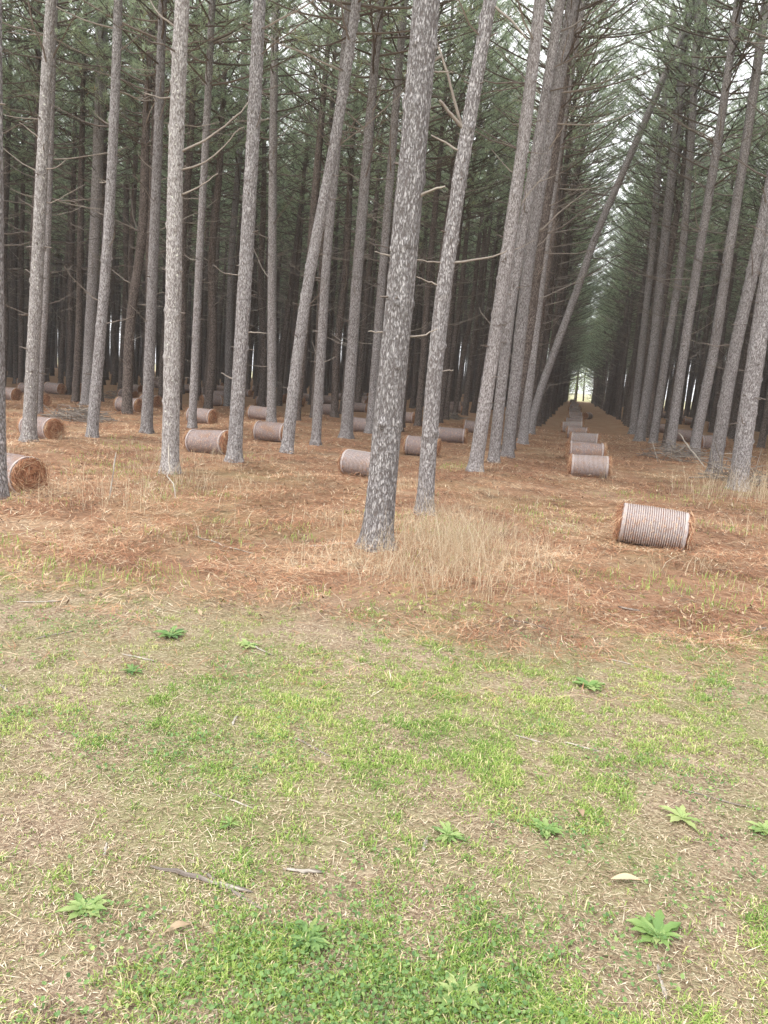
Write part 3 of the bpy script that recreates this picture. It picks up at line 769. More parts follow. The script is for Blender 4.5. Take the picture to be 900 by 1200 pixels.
# ------------------------------------------------------------------ pine straw bales
def bale_meshes(seed, loops, dark):
    rng = np.random.default_rng(seed)
    Rr, L = 0.235, 0.72
    ns, nl = 56, 26
    th = np.arange(ns) * 2 * np.pi / ns
    def prof(x): return Rr * (1 - 0.035 * np.abs(2 * x / L) ** 3)
    x = np.linspace(-L / 2, L / 2, nl)
    TH, X = np.meshgrid(th, x)
    rr = prof(X) + 0.010 * (fbm(np.cos(TH) * 2 + seed, np.sin(TH) * 2 + X * 5, seed, 3) - 0.5)
    rr = rr * (1 + 0.02 * np.sin(TH * 2 + seed) + 0.012 * np.sin(TH * 3 + X * 5)) - 0.002
    V = np.stack([X, rr * np.cos(TH), rr * np.sin(TH)], -1).reshape(-1, 3)
    i = np.arange(nl - 1)[:, None] * ns; j = np.arange(ns)[None, :]; j2 = (j + 1) % ns
    Q = np.stack([i + j, i + j2, i + ns + j2, i + ns + j], -1).reshape(-1, 4)
    wrap = make_mesh("net_wrap", V, [Q], [M['net'], ])
    # straw ends: bulging disks with rough rings
    b = Bag()
    for s in (-1, 1):
        rad = np.linspace(0, 1, 12)
        RA, T2 = np.meshgrid(rad, th, indexing='ij')
        bul = 0.03 * (1 - RA ** 2) + 0.03 * (vnoise(RA * 9 + seed, np.cos(T2) * 3 + np.sin(T2) * 2, seed + s) - 0.5) + 0.02 * (vnoise(np.cos(T2) * RA * 14, np.sin(T2) * RA * 14, seed + 5 * s) - .5)
        Ve = np.stack([s * (L / 2 + bul), prof(L / 2) * .995 * RA * np.cos(T2), prof(L / 2) * .995 * RA * np.sin(T2)], -1).reshape(-1, 3)
        i = np.arange(11)[:, None] * ns
        Qe = np.stack([i + j, i + j2, i + ns + j2, i + ns + j], -1).reshape(-1, 4)
        if s > 0: Qe = Qe[:, ::-1]
        b.add(Ve, Qe, None, 0, np.clip(0.32 + 0.5 * (vnoise(RA.ravel() * 13, T2.ravel() * 2, 3) - .5), 0, 1))
    # loose needles curled round the ends
    n = 1500
    s = rng.choice([-1, 1], n); r = Rr * np.sqrt(rng.uniform(0.02, 1.08, n)); a = rng.uniform(0, 2 * np.pi, n)
    C = np.stack([s * (L / 2 + rng.uniform(0.0, 0.05, n)), r * np.cos(a), r * np.sin(a)], 1)
    tg = np.stack([s * rng.normal(0.15, 0.35, n), -np.sin(a) + rng.normal(0, .35, n), np.cos(a) + rng.normal(0, .35, n)], 1)
    tg /= np.linalg.norm(tg, axis=1)[:, None]
    ln = rng.uniform(0.03, 0.13, (n, 1)); sd = np.cross(tg, rng.normal(0, 1, (n, 3))); sd /= np.linalg.norm(sd, axis=1)[:, None]
    Vn = np.stack([C - tg * ln, C + sd * 0.0028, C + tg * ln + np.array([[1, 0, 0]]) * (s * .012)[:, None], C - sd * 0.0028], 1)
    Vn[..., 2] = np.maximum(Vn[..., 2], -Rr)
    b.add(Vn.reshape(-1, 3), np.arange(n * 4).reshape(-1, 4), None, 0, np.repeat(rng.uniform(0.1, 0.85, n), 4))
    # needles poking out through the wrap
    n = 700
    xx = rng.uniform(-L / 2, L / 2, n); a = rng.uniform(0, 2 * np.pi, n); rad = np.stack([0 * a, np.cos(a), np.sin(a)], 1)
    tg = np.stack([rng.normal(0, .5, n), -np.sin(a), np.cos(a)], 1) + rad * rng.uniform(0.0, 0.5, (n, 1)); tg /= np.linalg.norm(tg, axis=1)[:, None]
    C = np.stack([xx, 0 * a, 0 * a], 1) + rad * (Rr + 0.008); ln = rng.uniform(0.015, 0.06, (n, 1)); sd = np.cross(tg, rad)
    Vn = np.stack([C - tg * ln * .3, C + sd * 0.0022, C + tg * ln, C - sd * 0.0022], 1)
    b.add(Vn.reshape(-1, 3), np.arange(n * 4).reshape(-1, 4), None, 0, np.repeat(rng.uniform(0.1, 0.8, n), 4))
    straw = b.mesh("straw_roll", [M['straw']], False)
    # twine: one long spiral
    if loops:
        seg = 44; t = np.linspace(0, 1, loops * seg)
        xs = -L / 2 + 0.012 + (L - 0.024) * t + 0.003 * (vnoise(t * loops * 1.7, t * 0, seed) - .5)
        an = t * loops * 2 * np.pi
        rr = prof(xs) * (1 + 0.02 * np.sin(an * 2 + seed) + 0.012 * np.sin(an * 3 + xs * 5)) + 0.004 + 0.004 * (vnoise(np.cos(an) * 2 + 7, xs * 30, seed) - .3)
        P = np.stack([xs, rr * np.cos(an), rr * np.sin(an)], 1)
        tb = Bag(); tb.tube(P, np.full(len(P), 0.0046), 4, 0, 0.55)
        # doubled wraps at both rims
        twine = tb.mesh("twine", [M['twine']])
    else: twine = None
    return wrap, straw, twine

def net_material():
    s = N('bale_net')
    tc = s.n('ShaderNodeTexCoord').outputs['Object']
    inf = s.n('ShaderNodeObjectInfo').outputs['Random']
    wv = s.n('ShaderNodeTexWave', wave_type='BANDS', bands_direction='X'); wv.inputs['Scale'].default_value = 26; wv.inputs['Distortion'].default_value = 1.0
    s.l(tc, wv.inputs['Vector'])
    n1 = s.noise(tc, 60, 4, 0.7); n2 = s.noise(tc, 5, 3)
    off = s.math('ADD', n2, s.math('MULTIPLY', s.math('SUBTRACT', inf, 0.5), 0.2))
    c = s.ramp(s.math('MULTIPLY_ADD', n1, 0.7, s.math('MULTIPLY', wv.outputs[0], 0.3)), [(0.3, (0.11, 0.08, 0.07)), (0.5, (0.235, 0.185, 0.175)), (0.72, (0.39, 0.33, 0.32))])
    c = s.mix(s.ramp(off, [(0.52, (0, 0, 0)), (0.70, (0.75, 0.75, 0.75))]), c, (0.24, 0.15, 0.105))
    return s.bsdf(c, 0.7, n1, 0.5, 0.01, 0.2)
M['net'] = net_material()
M['twine'] = simple('baling_twine', [(0.0, (0.42, 0.35, 0.31)), (0.6, (0.54, 0.48, 0.465)), (1.0, (0.68, 0.62, 0.52))], 0.75)

BM = [bale_meshes(1, 29, 0), bale_meshes(2, 29, 0), bale_meshes(3, 0, 1), bale_meshes(4, 0, 1)]
rb = Bag()          # pale doubled wraps round each rim, one winding
an = np.linspace(0, 6 * np.pi, 121)
rb.tube(np.stack([0.012 * an / (2 * np.pi), (0.2385 + 0.001 * np.sin(an * 1.7)) * np.cos(an), (0.2385 + 0.001 * np.sin(an * 1.7)) * np.sin(an)], 1), np.full(121, 0.0048), 5, 0, 0.6)
RIM = rb.mesh("rim_band", [M['twine']])

#  x, y, yaw, kind (0/1 twine wound, 2/3 net wrapped), label
BL = [
 (1.00, 8.50, -5, 0, "nearest straw bale, wound with white twine, lying alone at the front of the aisle"),
 (0.46, 14.84, -1, 1, "second bale up the aisle, twine wound, with the next one peeping over its top"),
 (0.43, 17.97, 2, 2, "bale whose top peeps over the second bale of the aisle"),
 (0.48, 22.6, -2, 0, "small bale in the aisle, fourth from the front, right edge slightly proud"),
 (0.30, 26.6, 3, 2, "fifth bale up the aisle counted from the front"),
 (0.14, 30.2, -4, 1, "sixth bale up the aisle, pushed slightly to the left"),
 (0.20, 34.8, 2, 3, "seventh bale up the aisle counted from the front"),
 (0.27, 39.9, 0, 2, "eighth bale up the aisle counted from the front"),
 (0.28, 45.2, 4, 3, "ninth bale up the aisle counted from the front"),
 (0.98, 47.6, 60, 2, "small bale out of line on the right of the far aisle, turned end on"),
 (0.22, 51.0, 2, 2, None), (0.24, 57.5, -5, 3, None), (0.45, 64.5, 8, 2, None), (0.18, 71.0, 0, 3, None),
 (0.30, 78.5, 0, 2, None), (0.20, 87.0, 0, 2, None), (0.30, 96.0, 5, 3, None), (0.05, 107.0, 0, 2, None), (0.10, 118.0, 0, 2, None),
 (-3.16, 11.62, -8, 1, "twine wound bale half hidden behind the left side of the nearest big trunk"),
 (-3.04, 15.73, 2, 2, "grey bale seen between the two nearest trunks"),
 (-3.07, 20.05, -4, 3, "bale with doubled right rim just right of the second nearest trunk"),
 (-3.10, 25.08, 2, 2, "bale half hidden behind the front trunk of the leaning group"),
 (-5.92, 26.95, 0, 3, "dark little bale left of the second nearest trunk, far back"),
 (-6.20, 40.94, 5, 2, "distant bale with two thin trunks in front, between the two nearest bale-aisle trees"),
 (-8.85, 52.5, 0, 3, "distant bale right of the second nearest trunk, farthest of that pair"),
 (-6.44, 12.62, -6, 2, "large net wrapped bale lying between the white-flecked trunk and the pale trunk to its right"),
 (-6.62, 15.97, -8, 2, "bale with white left rim beside the strongly leaning trunk"),
 (-9.75, 22.51, -2, 3, "bale just behind and left of the bale with the white left rim"),
 (-13.25, 31.02, 0, 2, "farther bale directly above the left end of the bale with the white left rim"),
 (-9.35, 27.77, 20, 3, "bale end on between the strongly leaning trunk and its right neighbour"),
 (-12.60, 33.2, 0, 2, "bale peeping right of the strongly leaning trunk, far back"),
 (-12.63, 37.93, 0, 3, "small far bale above the end-on bale between two left-centre trunks"),
 (-5.92, 20.88, -3, 3, "brownish bale between the knotty trunk and the thin trunk left of the nearest one"),
 (-9.21, 32.2, 0, 2, "far bale above the brownish bale between two trunks left of centre"),
 (-12.25, 43.4, 0, 2, "very far bale, upper one of the little column above the brownish bale"),
 (-16.42, 56.9, 0, 3, "farthest speck of a bale topping the little column above the brownish bale"),
 (-9.98, 18.96, -4, 3, "bale crossed by a thin trunk, right of the white-flecked trunk"),
 (-21.43, 38.80, 0, 2, "far bale visible just right of the white-flecked trunk"),
 (-14.27, 27.9, 50, 3, "brown bale turned end on behind the bale crossed by the thin trunk"),
 (-16.08, 32.36, 30, 2, "far bale left of the pale trunk at the big bale's right end"),
 (-21.99, 44.27, 0, 3, "tiny far bale above another, left of the pale trunk at the big bale's right end"),
 (-23.56, 45.91, 0, 2, "tiny far bale between the thin trunk and the dark thin trunk to its right"),
 (-19.53, 36.95, 0, 3, "far bale right of the thin trunk that crosses a bale"),
 (-15.97, 19.76, -14, 3, "bale half hidden behind the lichened trunk at the far left, upper one of two"),
 (-26.27, 31.77, 0, 2, "dark far bale at the left above the others"),
 (-20.81, 26.78, -12, 3, "bale with brown end left of a pale isolated one, far left"),
 (-22.51, 30.42, -6, 2, "pale isolated bale between the two dark trunks at the left"),
 (-13.40, 20.73, -12, 2, "front bale of the pair stacked in view left of the straight grey trunk"),
 (-17.83, 27.50, -8, 3, "rear bale of the pair stacked in view left of the straight grey trunk"),
 (-22.19, 34.79, -4, 2, "far bale above the pair left of the straight grey trunk"),
 (-9.70, 12.10, -14, 2, "large bale crossed by the lichened trunk, its brown end facing right"),
 (-6.30, 7.30, -13, 3, "closest bale at the left edge, brown straw end turned to the viewer"),
 (4.23, 43.68, 0, 2, "farthest of the three bales seen between trunks right of the aisle"),
 (4.22, 36.74, -14, 2, "middle one of the three bales seen between trunks right of the aisle"),
 (4.28, 30.74, 0, 2, "nearest and largest of the three bales seen between trunks right of the aisle"),
 (4.75, 27.05, 10, 3, "bale veiled by bare twigs right of the three bales, near the right edge"),
 (7.83, 40.00, 0, 2, "bale left of the thick trunk at the right edge"),
 (7.32, 50.51, 0, 3, "far bale behind the nearest of the three bales right of the aisle"),
 (7.29, 64.60, 0, 2, None), (7.25, 73.89, 0, 3, None), (7.79, 58.35, 0, 2, None), (8.1, 46.3, 0, 3, None), (11.6, 44, 0, 2, None), (11.4, 55, 0, 2, None),
 (-2.94, 79.0, 0, 2, "far bale left of the aisle row, seen between dark trunks beside the bright gap"), (-3.1, 58.0, 0, 2, None), (-3.1, 44.0, 0, 3, None),
 (3.1, 16.9, 80, 3, None),
]
BL = BL[:-1]
_rb = np.random.default_rng(5)
for ax, ys in ((-6.9, (31.5, 36, 46, 52)), (-10.7, (38, 45, 51, 60)), (-14.6, (24.5, 36, 41, 47, 54)), (-18.4, (22.5, 31.5, 41, 47)), (-22.1, (26.0, 39.5, 50)), (-26.0, (36, 44, 52)), (-29.8, (41, 50)),
               (5.0, (50, 57, 66)), (8.7, (33.5, 70)), (12.5, (36.5, 49, 62)), (16.2, (42, 53))):
    for yy in ys: BL.append((ax + _rb.normal(0, .3), yy + _rb.normal(0, .6), _rb.normal(0, 10), int(_rb.integers(2, 4)), None))
for (x, y, yw, kd, lb) in BL:
    if lb is None:
        if abs(x) < 1.5: lb = "tiny far bale in the dense line at the end of the aisle"
        elif x > 0: lb = "tiny far bale glimpsed between dark trunks on the right"
        else: lb = "small far bale glimpsed between dark trunks left of the aisle"
    r = np.random.default_rng(int(abs(x * 100) + y * 10))
    root = tag(empty("straw_bale", (x, y, gz(x, y) - 0.012)), lb, "straw bale", "pine straw bales lying between the tree rows")
    root.rotation_euler = (0, r.normal(0, 0.035), R(yw + r.normal(0, 4)))
    k = r.uniform(0.93, 1.05)
    sc = (k * r.uniform(0.92, 1.08), k, k)
    sq = r.uniform(0.90, 1.0)
    root.scale = (1, 1 + (1 - sq) * .6, sq)
    spin = r.uniform(0, 6); nrim = 0
    wrap, straw, twine = BM[kd]
    for nm, me in (("net_wrap", wrap), ("straw_roll", straw), ("twine", twine), ("rim_band", RIM), ("rim_band", RIM)):
        if me is None: continue
        o = link(nm, me, root, (0, 0, 0.232 * k)); o.scale = sc; o.rotation_euler = (spin, 0, 0)
        if nm == "rim_band":
            nrim += 1; sg = 1 if nrim == 1 else -1
            o.location.x = sg * 0.318 * sc[0]; o.scale = (sg * (1 if twine else 0.8) * sc[0], k, k)

# ------------------------------------------------------------------ pine straw lying on the ground
def wedge_points(rng, n, y0, y1, power=1.0, margin=0.6):
    """random ground points inside the view wedge (plus margin), denser near the camera"""
    d = y0 + (y1 - y0) * rng.random(n) ** power
    s = rng.uniform(-1, 1, n) * (d * 0.56 + margin)
    return d * cf[0] + s * cr[0], d * cf[1] + s * cr[1]

def straw_mask(x, y):
    e = y - edge_y(x) + 1.6 * (fbm(x * 1.1, y * 1.1, 31, 3) - 0.5) + 0.5 * (fbm(x * 6, y * 6, 32, 2) - 0.5)
    return sstep(-0.55, 0.7, e)

def strips(name, mat, x, y, z, ang, length, width, tilt, tint, curve=0.15, rng=None, parent=None):
    n = len(x)
    dx, dy = np.cos(ang) * np.cos(tilt), np.sin(ang) * np.cos(tilt); dz = np.sin(tilt)
    D = np.stack([dx, dy, dz], 1); S = np.stack([-np.sin(ang), np.cos(ang), np.zeros(n)], 1)
    C = np.stack([x, y, z], 1); L = length[:, None] / 2; W = width[:, None] / 2
    cvr = rng.normal(0, curve, (n, 1)) * L
    a = C - D * L + S * cvr; b_ = C + D * L + S * cvr
    up = np.array([0, 0, 1.0])
    V = np.stack([a, C + S * W, b_, C - S * W], 1).reshape(-1, 3)
    i = np.arange(n) * 4
    F = np.concatenate([np.stack([i, i + 3, i + 1], 1), np.stack([i + 1, i + 3, i + 2], 1)])
    me = make_mesh(name, V, [F], [mat], attr=np.repeat(tint, 4), smooth=False)
    return link(name, me, parent)

rng = np.random.default_rng(77)
n = 330000
x, y = wedge_points(rng, n, 3.6, 30, 1.5)
k = rng.random(n) < (straw_mask(x, y) * 0.98 + 0.02) * (1 - 0.75 * sstep(0.54, 0.66, fbm(x * 1.3, y * 1.3, 88, 4)))
x, y = x[k], y[k]; n = len(x)
dist = np.hypot(x, y)
cl = fbm(x * 2.2, y * 2.2, 55, 3)
z = ground_z(x, y) + rng.uniform(0.002, 0.075, n) * np.clip(cl * 2.2 - 0.6, 0.15, 1.4)
ang = rng.uniform(0, 6.283, n) * 0.6 + 3.5 * fbm(x * 0.9, y * 0.9, 66, 2)
tint = np.clip(0.40 + 0.9 * (fbm(x * 1.2, y * 1.2, 8, 4) - 0.5) + rng.normal(0.0, 0.20, n), 0, 1); tint = np.where(rng.random(n) < 0.06, rng.uniform(0.75, 1, n), tint)
tag(strips("fallen_pine_needles", M['straw'], x, y, z, ang, rng.uniform(0.09, 0.2, n), np.maximum(0.003, dist * 0.00062) * rng.uniform(0.5, 1.6, n), rng.normal(0, 0.16, n), tint, 0.14, rng),
    kind='stuff', label="orange-brown fallen pine needles covering the floor of the wood")

# dry litter over the lawn: straw bits, chips, broken needles
n = 170000
x, y = wedge_points(rng, n, 1.0, 6.4, 1.3, 0.5)
k = rng.random(n) < 1.05 - 0.8 * straw_mask(x, y)
x, y = x[k], y[k]; n = len(x)
z = ground_z(x, y) + rng.uniform(0.001, 0.010, n)
big = rng.random(n) < 0.12
tag(strips("dry_litter", M['litter'], x, y, z, rng.uniform(0, 6.283, n), np.where(big, rng.uniform(0.03, 0.11, n), rng.uniform(0.006, 0.034, n)),
           np.where(big, rng.uniform(0.0015, 0.003, n), rng.uniform(0.0014, 0.0036, n)), rng.normal(0, 0.2, n), np.clip(rng.beta(1.6, 1.7, n), 0, 1), 0.1, rng),
    kind='stuff', label="pale bits of straw and chips strewn over the lawn")

# ------------------------------------------------------------------ short grass
def blades(name, mat, x, y, length, width, lean, ang, tint, rng, lift=0.0):
    n = len(x)
    z0 = ground_z(x, y) + lift
    d = np.stack([np.cos(ang), np.sin(ang)], 1); s = np.stack([-d[:, 1], d[:, 0]], 1)
    h1 = length * 0.55 * np.cos(lean * 0.6); o1 = length * 0.55 * np.sin(lean * 0.6)
    h2 = h1 + length * 0.45 * np.cos(np.minimum(lean * 1.5, 1.9)); o2 = o1 + length * 0.45 * np.sin(np.minimum(lean * 1.5, 1.9))
    w = width / 2
    def pt(o, h, sgn, ww): return np.stack([x + d[:, 0] * o + s[:, 0] * sgn * ww, y + d[:, 1] * o + s[:, 1] * sgn * ww, z0 + h], 1)
    V = np.stack([pt(0, 0 * h1, -1, w * .8), pt(0, 0 * h1, 1, w * .8), pt(o1, h1, 1, w), pt(o1, h1, -1, w), pt(o2, np.maximum(h2, 0.003), 0, w)], 1).reshape(-1, 3)
    i = np.arange(n) * 5
    Q = np.stack([i, i + 1, i + 2, i + 3], 1); T = np.stack([i + 3, i + 2, i + 4], 1)
    me = make_mesh(name, V, [Q, T], [mat], attr=np.repeat(tint, 5), smooth=False)
    return link(name, me)

def green_density(x, y):
    g = fbm(x * 1.3, y * 1.3, 41, 4)
    d = 0.14 + 1.1 * sstep(0.43, 0.62, g)
    # greener at the left middle and along the bottom centre, thinner to the right
    d = d + 0.55 * np.exp(-(((x + 0.9) / 0.75) ** 2 + ((y - 2.9) / 0.7) ** 2)) + 0.8 * np.exp(-(((x + 0.35) / 0.42) ** 2 + ((y - 1.7) / 0.36) ** 2))
    d = d + 0.35 * np.exp(-(((x + 1.9) / 0.6) ** 2 + ((y - 2.7) / 0.6) ** 2)) - 0.45 * np.exp(-(((x - 0.6) / 0.5) ** 2 + ((y - 2.6) / 0.8) ** 2))
    return np.clip(d, 0.06, 1.2) * (1 - straw_mask(x, y) * 0.97)

nt = 80000
x, y = wedge_points(rng, nt, 1.0, 6.8, 1.2, 0.5)
k = rng.random(nt) < green_density(x, y) * (0.30 + 0.70 * sstep(0.40, 0.64, fbm(x * 8, y * 8, 47, 4))) * 0.72
x, y = x[k], y[k]; nt = len(x)
K = 8
X = np.repeat(x, K) + rng.normal(0, 0.012, nt * K); Y = np.repeat(y, K) + rng.normal(0, 0.012, nt * K); n = nt * K
tt = np.repeat(np.clip(0.45 + 0.6 * (fbm(x * 1.9, y * 1.9, 23, 3) - 0.5) + rng.normal(0, 0.1, nt), 0, 0.85), K) + rng.normal(0, 0.12, n)
tt = np.where(rng.random(n) < 0.16, rng.uniform(0.86, 1, n), np.clip(tt, 0, .86))
tag(blades("short_grass", M['grass'], X, Y, rng.uniform(0.012, 0.040, n) * np.repeat(0.6 + 0.7 * sstep(0.45, 0.68, fbm(x * 8, y * 8, 47, 4)) * rng.uniform(.5, 1.3, nt), K), rng.uniform(0.002, 0.0042, n), rng.uniform(0.6, 1.6, n), rng.uniform(0, 6.283, n), tt, rng),
    kind='stuff', label="short patchy yellow-green grass of the lawn in front")

# clover-like ground weeds: little round leaves in patches
n = 90000
x, y = wedge_points(rng, n, 1.1, 5.2, 1.3, 0.4)
pt_ = sstep(0.58, 0.68, fbm(x * 1.9, y * 1.9, 91, 3)) * 0.35 + 1.0 * np.exp(-(((x + 0.33) / 0.42) ** 2 + ((y - 1.62) / 0.22) ** 2)) + 0.5 * np.exp(-(((x - 0.1) / 0.22) ** 2 + ((y - 2.55) / 0.12) ** 2))
k = rng.random(n) < pt_ * (1 - straw_mask(x, y)) * 0.8
x, y = x[k], y[k]; n = len(x)
r_ = rng.uniform(0.003, 0.0065, n); a_ = rng.uniform(0, 6.283, n)
C = np.stack([x, y, ground_z(x, y) + rng.uniform(0.004, 0.04, n)], 1)
nrm = rng.normal(0, 0.45, (n, 3)) + np.array([0, 0, 1.0]); nrm /= np.linalg.norm(nrm, axis=1)[:, None]
e1 = np.cross(nrm, np.stack([np.cos(a_), np.sin(a_), 0 * a_], 1)); e1 /= np.linalg.norm(e1, axis=1)[:, None]; e2 = np.cross(nrm, e1)
V = []
for q in range(6):
    an = q * math.pi / 3; V.append(C + r_[:, None] * (1.3 * math.cos(an) * e1 + math.sin(an) * e2) + nrm * 0.002 * (q % 2))
V = np.stack(V, 1).reshape(-1, 3); i = np.arange(n) * 6
tag(link("ground_weeds", make_mesh("ground_weeds", V, [np.concatenate([np.stack([i, i + 1, i + 2, i + 3], 1), np.stack([i, i + 3, i + 4, i + 5], 1)])], [M['weed_blue']],
    attr=np.repeat(np.clip(rng.normal(0.38, 0.22, n), 0, 1), 6), smooth=False)), kind='stuff', label="low clover-like weeds growing in patches among the grass")

# sparse green shoots among the straw further in
n = 4500
x, y = wedge_points(rng, n, 5.0, 15, 1.1)
k = rng.random(n) < sstep(0.52, 0.66, fbm(x * 0.9, y * 0.9, 61, 3)) * 0.8
x, y = x[k], y[k]; n = len(x)
X = np.repeat(x, 5) + rng.normal(0, .06, n * 5); Y = np.repeat(y, 5) + rng.normal(0, .06, n * 5); n *= 5
tag(blades("sparse_green_shoots", M['grass'], X, Y, rng.uniform(0.04, 0.10, n), rng.uniform(0.004, 0.007, n), rng.uniform(0.2, 1.0, n), rng.uniform(0, 6.283, n), rng.uniform(0.2, 0.85, n), rng),
    kind='stuff', label="thin green shoots coming up through the straw")

# ------------------------------------------------------------------ tall dry grass
def stalks(name, x, y, h, tint, lean, ang, w, label, rng):
    n = len(x)
    u = np.array([0, 0.35, 0.7, 1.0])
    d = np.stack([np.cos(ang), np.sin(ang)], 1)
    wa = rng.uniform(0, 6.283, n); s = np.stack([np.cos(wa), np.sin(wa)], 1)
    z0 = ground_z(x, y)
    V = []
    for k_, t in enumerate(u):
        o = h * np.sin(lean) * t ** 1.8; hh = h * (t - 0.35 * np.sin(lean) ** 2 * t ** 2.2)
        ww = w * (1 - 0.75 * t) / 2
        for sg in (-1, 1):
            V.append(np.stack([x + d[:, 0] * o + s[:, 0] * sg * ww, y + d[:, 1] * o + s[:, 1] * sg * ww, z0 + hh], 1))
    V = np.stack(V, 1).reshape(-1, 3); i = np.arange(n) * 8
    Q = np.concatenate([np.stack([i + 2 * q, i + 2 * q + 1, i + 2 * q + 3, i + 2 * q + 2], 1) for q in range(3)])
    return tag(link(name, make_mesh(name, V, [Q], [M['dry_grass']], attr=np.repeat(tint, 8), smooth=False)), kind='stuff', label=label)

def clump_set(rng, spots):
    X, Y, Hh = [], [], []
    for (cx, cy, sx, sy, n, h) in spots:
        X.append(rng.normal(cx, sx, n)); Y.append(rng.normal(cy, sy, n)); Hh.append(rng.uniform(0.35, 1.0, n) * h)
    X, Y, Hh = map(np.concatenate, (X, Y, Hh)); n = len(X)
    return X, Y, Hh, n
X, Y, Hh, n = clump_set(rng, [(-0.95, 6.6, 0.28, 0.5, 1000, 0.60), (-0.45, 6.9, 0.28, 0.6, 340, 0.46), (-1.0, 5.7, 0.3, 0.3, 260, 0.44), (-0.6, 5.8, 0.4, 0.35, 150, 0.34),
                              (-1.2, 7.6, 0.3, 0.5, 240, 0.44), (-0.7, 8.2, 0.5, 0.7, 130, 0.34), (-1.62, 5.9, 0.35, 0.25, 350, 0.28)])
stalks("tall_dry_grass", X, Y, Hh, np.clip(rng.normal(0.5, 0.32, n), 0, 1), np.abs(rng.normal(0.5, 0.45, n)), rng.uniform(0, 6.283, n), rng.uniform(0.002, 0.0038, n),
       "tall tan dry grass clump around the feet of the two nearest trunks", rng)
spots = []
for q in range(140):
    cx, cy = wedge_points(rng, 1, 5.6, 15.5, 1.0)
    if abs(cx[0] - 0.7) < 1.2 and rng.random() < 0.8: continue
    spots.append((cx[0], cy[0], 0.12, 0.12, rng.integers(5, 34), rng.uniform(0.12, 0.36)))
spots += [(2.7, 13.6, 0.4, 0.5, 260, 0.75), (3.3, 13.2, 0.3, 0.5, 200, 0.8), (2.4, 9.9, .3, .3, 80, .35), (-5.0, 7.3, 0.4, 0.4, 170, 0.42), (-4.6, 8.6, .5, .5, 200, .36), (-6.1, 11.0, .6, .5, 200, .35), (1.25, 7.3, .1, .1, 30, .35), (0.9, 7.0, .1, .1, 22, .3)]
X, Y, Hh, n = clump_set(rng, spots)
stalks("sparse_dry_grass", X, Y, Hh, np.clip(rng.normal(0.5, 0.25, n), 0, 1), np.abs(rng.normal(0.5, 0.35, n)), rng.uniform(0, 6.283, n), rng.uniform(0.003, 0.006, n),
       "scattered thin dry grass stalks in the straw under the front trees", rng)

# ------------------------------------------------------------------ weed rosettes
def rosette(x, y, r, nleaf, mat, label, seed, tint=0.6, upright=0.6):
    rng = np.random.default_rng(seed)
    wide = rng.uniform(0.07, 0.20); upright = rng.uniform(0.3, 0.9)
    root = tag(empty("weed_plant", (x, y, gz(x, y))), label, "weed", "broad leaved weeds in the lawn")
    for q in range(nleaf):
        a = q * 2.4 + rng.uniform(-.3, .3); L = r * rng.uniform(0.35, 1.1); w = L * wide * rng.uniform(0.8, 1.2)
        el = rng.uniform(0.15, 1.0) * upright
        u = np.linspace(0, 1, 7)
        h = np.array([math.cos(a), math.sin(a), 0]); s = np.array([-h[1], h[0], 0])
        C = u[:, None] * h * L + np.array([0, 0, 1]) * (0.006 + L * (math.sin(el) * u - 0.55 * math.sin(el) * u ** 2.5))[:, None]
        ww = w * np.sin(np.pi * np.clip(u * 0.9 + 0.07, 0, 1)) ** 0.8 * (1 + 0.22 * np.cos(np.arange(7) * math.pi))
        V = np.stack([C + s * ww[:, None] + [0, 0, .004], C, C - s * ww[:, None] + [0, 0, .004]], 1).reshape(-1, 3)
        i = np.arange(6) * 3
        Q = np.concatenate([np.stack([i, i + 1, i + 4, i + 3], 1), np.stack([i + 1, i + 2, i + 5, i + 4], 1)])
        link("leaf", make_mesh("leaf", V, [Q], [mat], attr=np.clip(tint + rng.normal(0, .15) + np.repeat(0.35 * u ** 2 - 0.1, 3) * rng.choice([-.6, 1]), 0, 1)), root)
WEEDS = [(0.59, 2.85, .095, 9, 'weed', "pale star shaped weed rosette alone on bare soil at the right", .95),
 (0.08, 2.57, .075, 11, 'weed', "small green weed right of the bare patch at lower centre", .6),
 (-0.26, 2.40, .075, 12, 'weed', "bright green weed clump just below the bare patch", .7),
 (-1.23, 1.69, .085, 14, 'weed', "broad grey-green weed at the lower left", .75),
 (-2.15, 3.77, .11, 20, 'weed_blue', "dark green weed tuft with yellowed edge near the straw at the left", .3),
 (0.26, 4.05, .10, 16, 'weed', "green weed clump on the right near where the straw begins", .6),
 (-1.69, 3.84, .08, 7, 'weed', "light green weed beside a pale stick, left of centre", .9),
 (-2.06, 3.23, .075, 10, 'weed_blue', "dark little weed below the larger dark tuft at the left", .4),
 (0.89, 2.87, .08, 8, 'weed', "fresh green weed at the right edge of the lawn", .8),
 (-1.01, 2.21, .05, 7, 'weed_blue', "grey-blue little weed in a brown patch at the lower left", .75),
 (0.42, 2.13, .10, 12, 'weed', "dull green weed with a brown stem piece, lower right", .5),
 (-0.57, 1.79, .10, 18, 'weed_blue', "lush dark weed in the green patch at the bottom centre", .5),
 (-0.12, 1.72, .09, 13, 'weed', "lush light weed at the right end of the bottom green patch", .7)]
for k, (x, y, r, nl, mt, lb, tn) in enumerate(WEEDS):
    rosette(x, y, r * .9, int(nl * rng.uniform(1.3, 2.2)), M[mt], lb, 200 + k, tn)

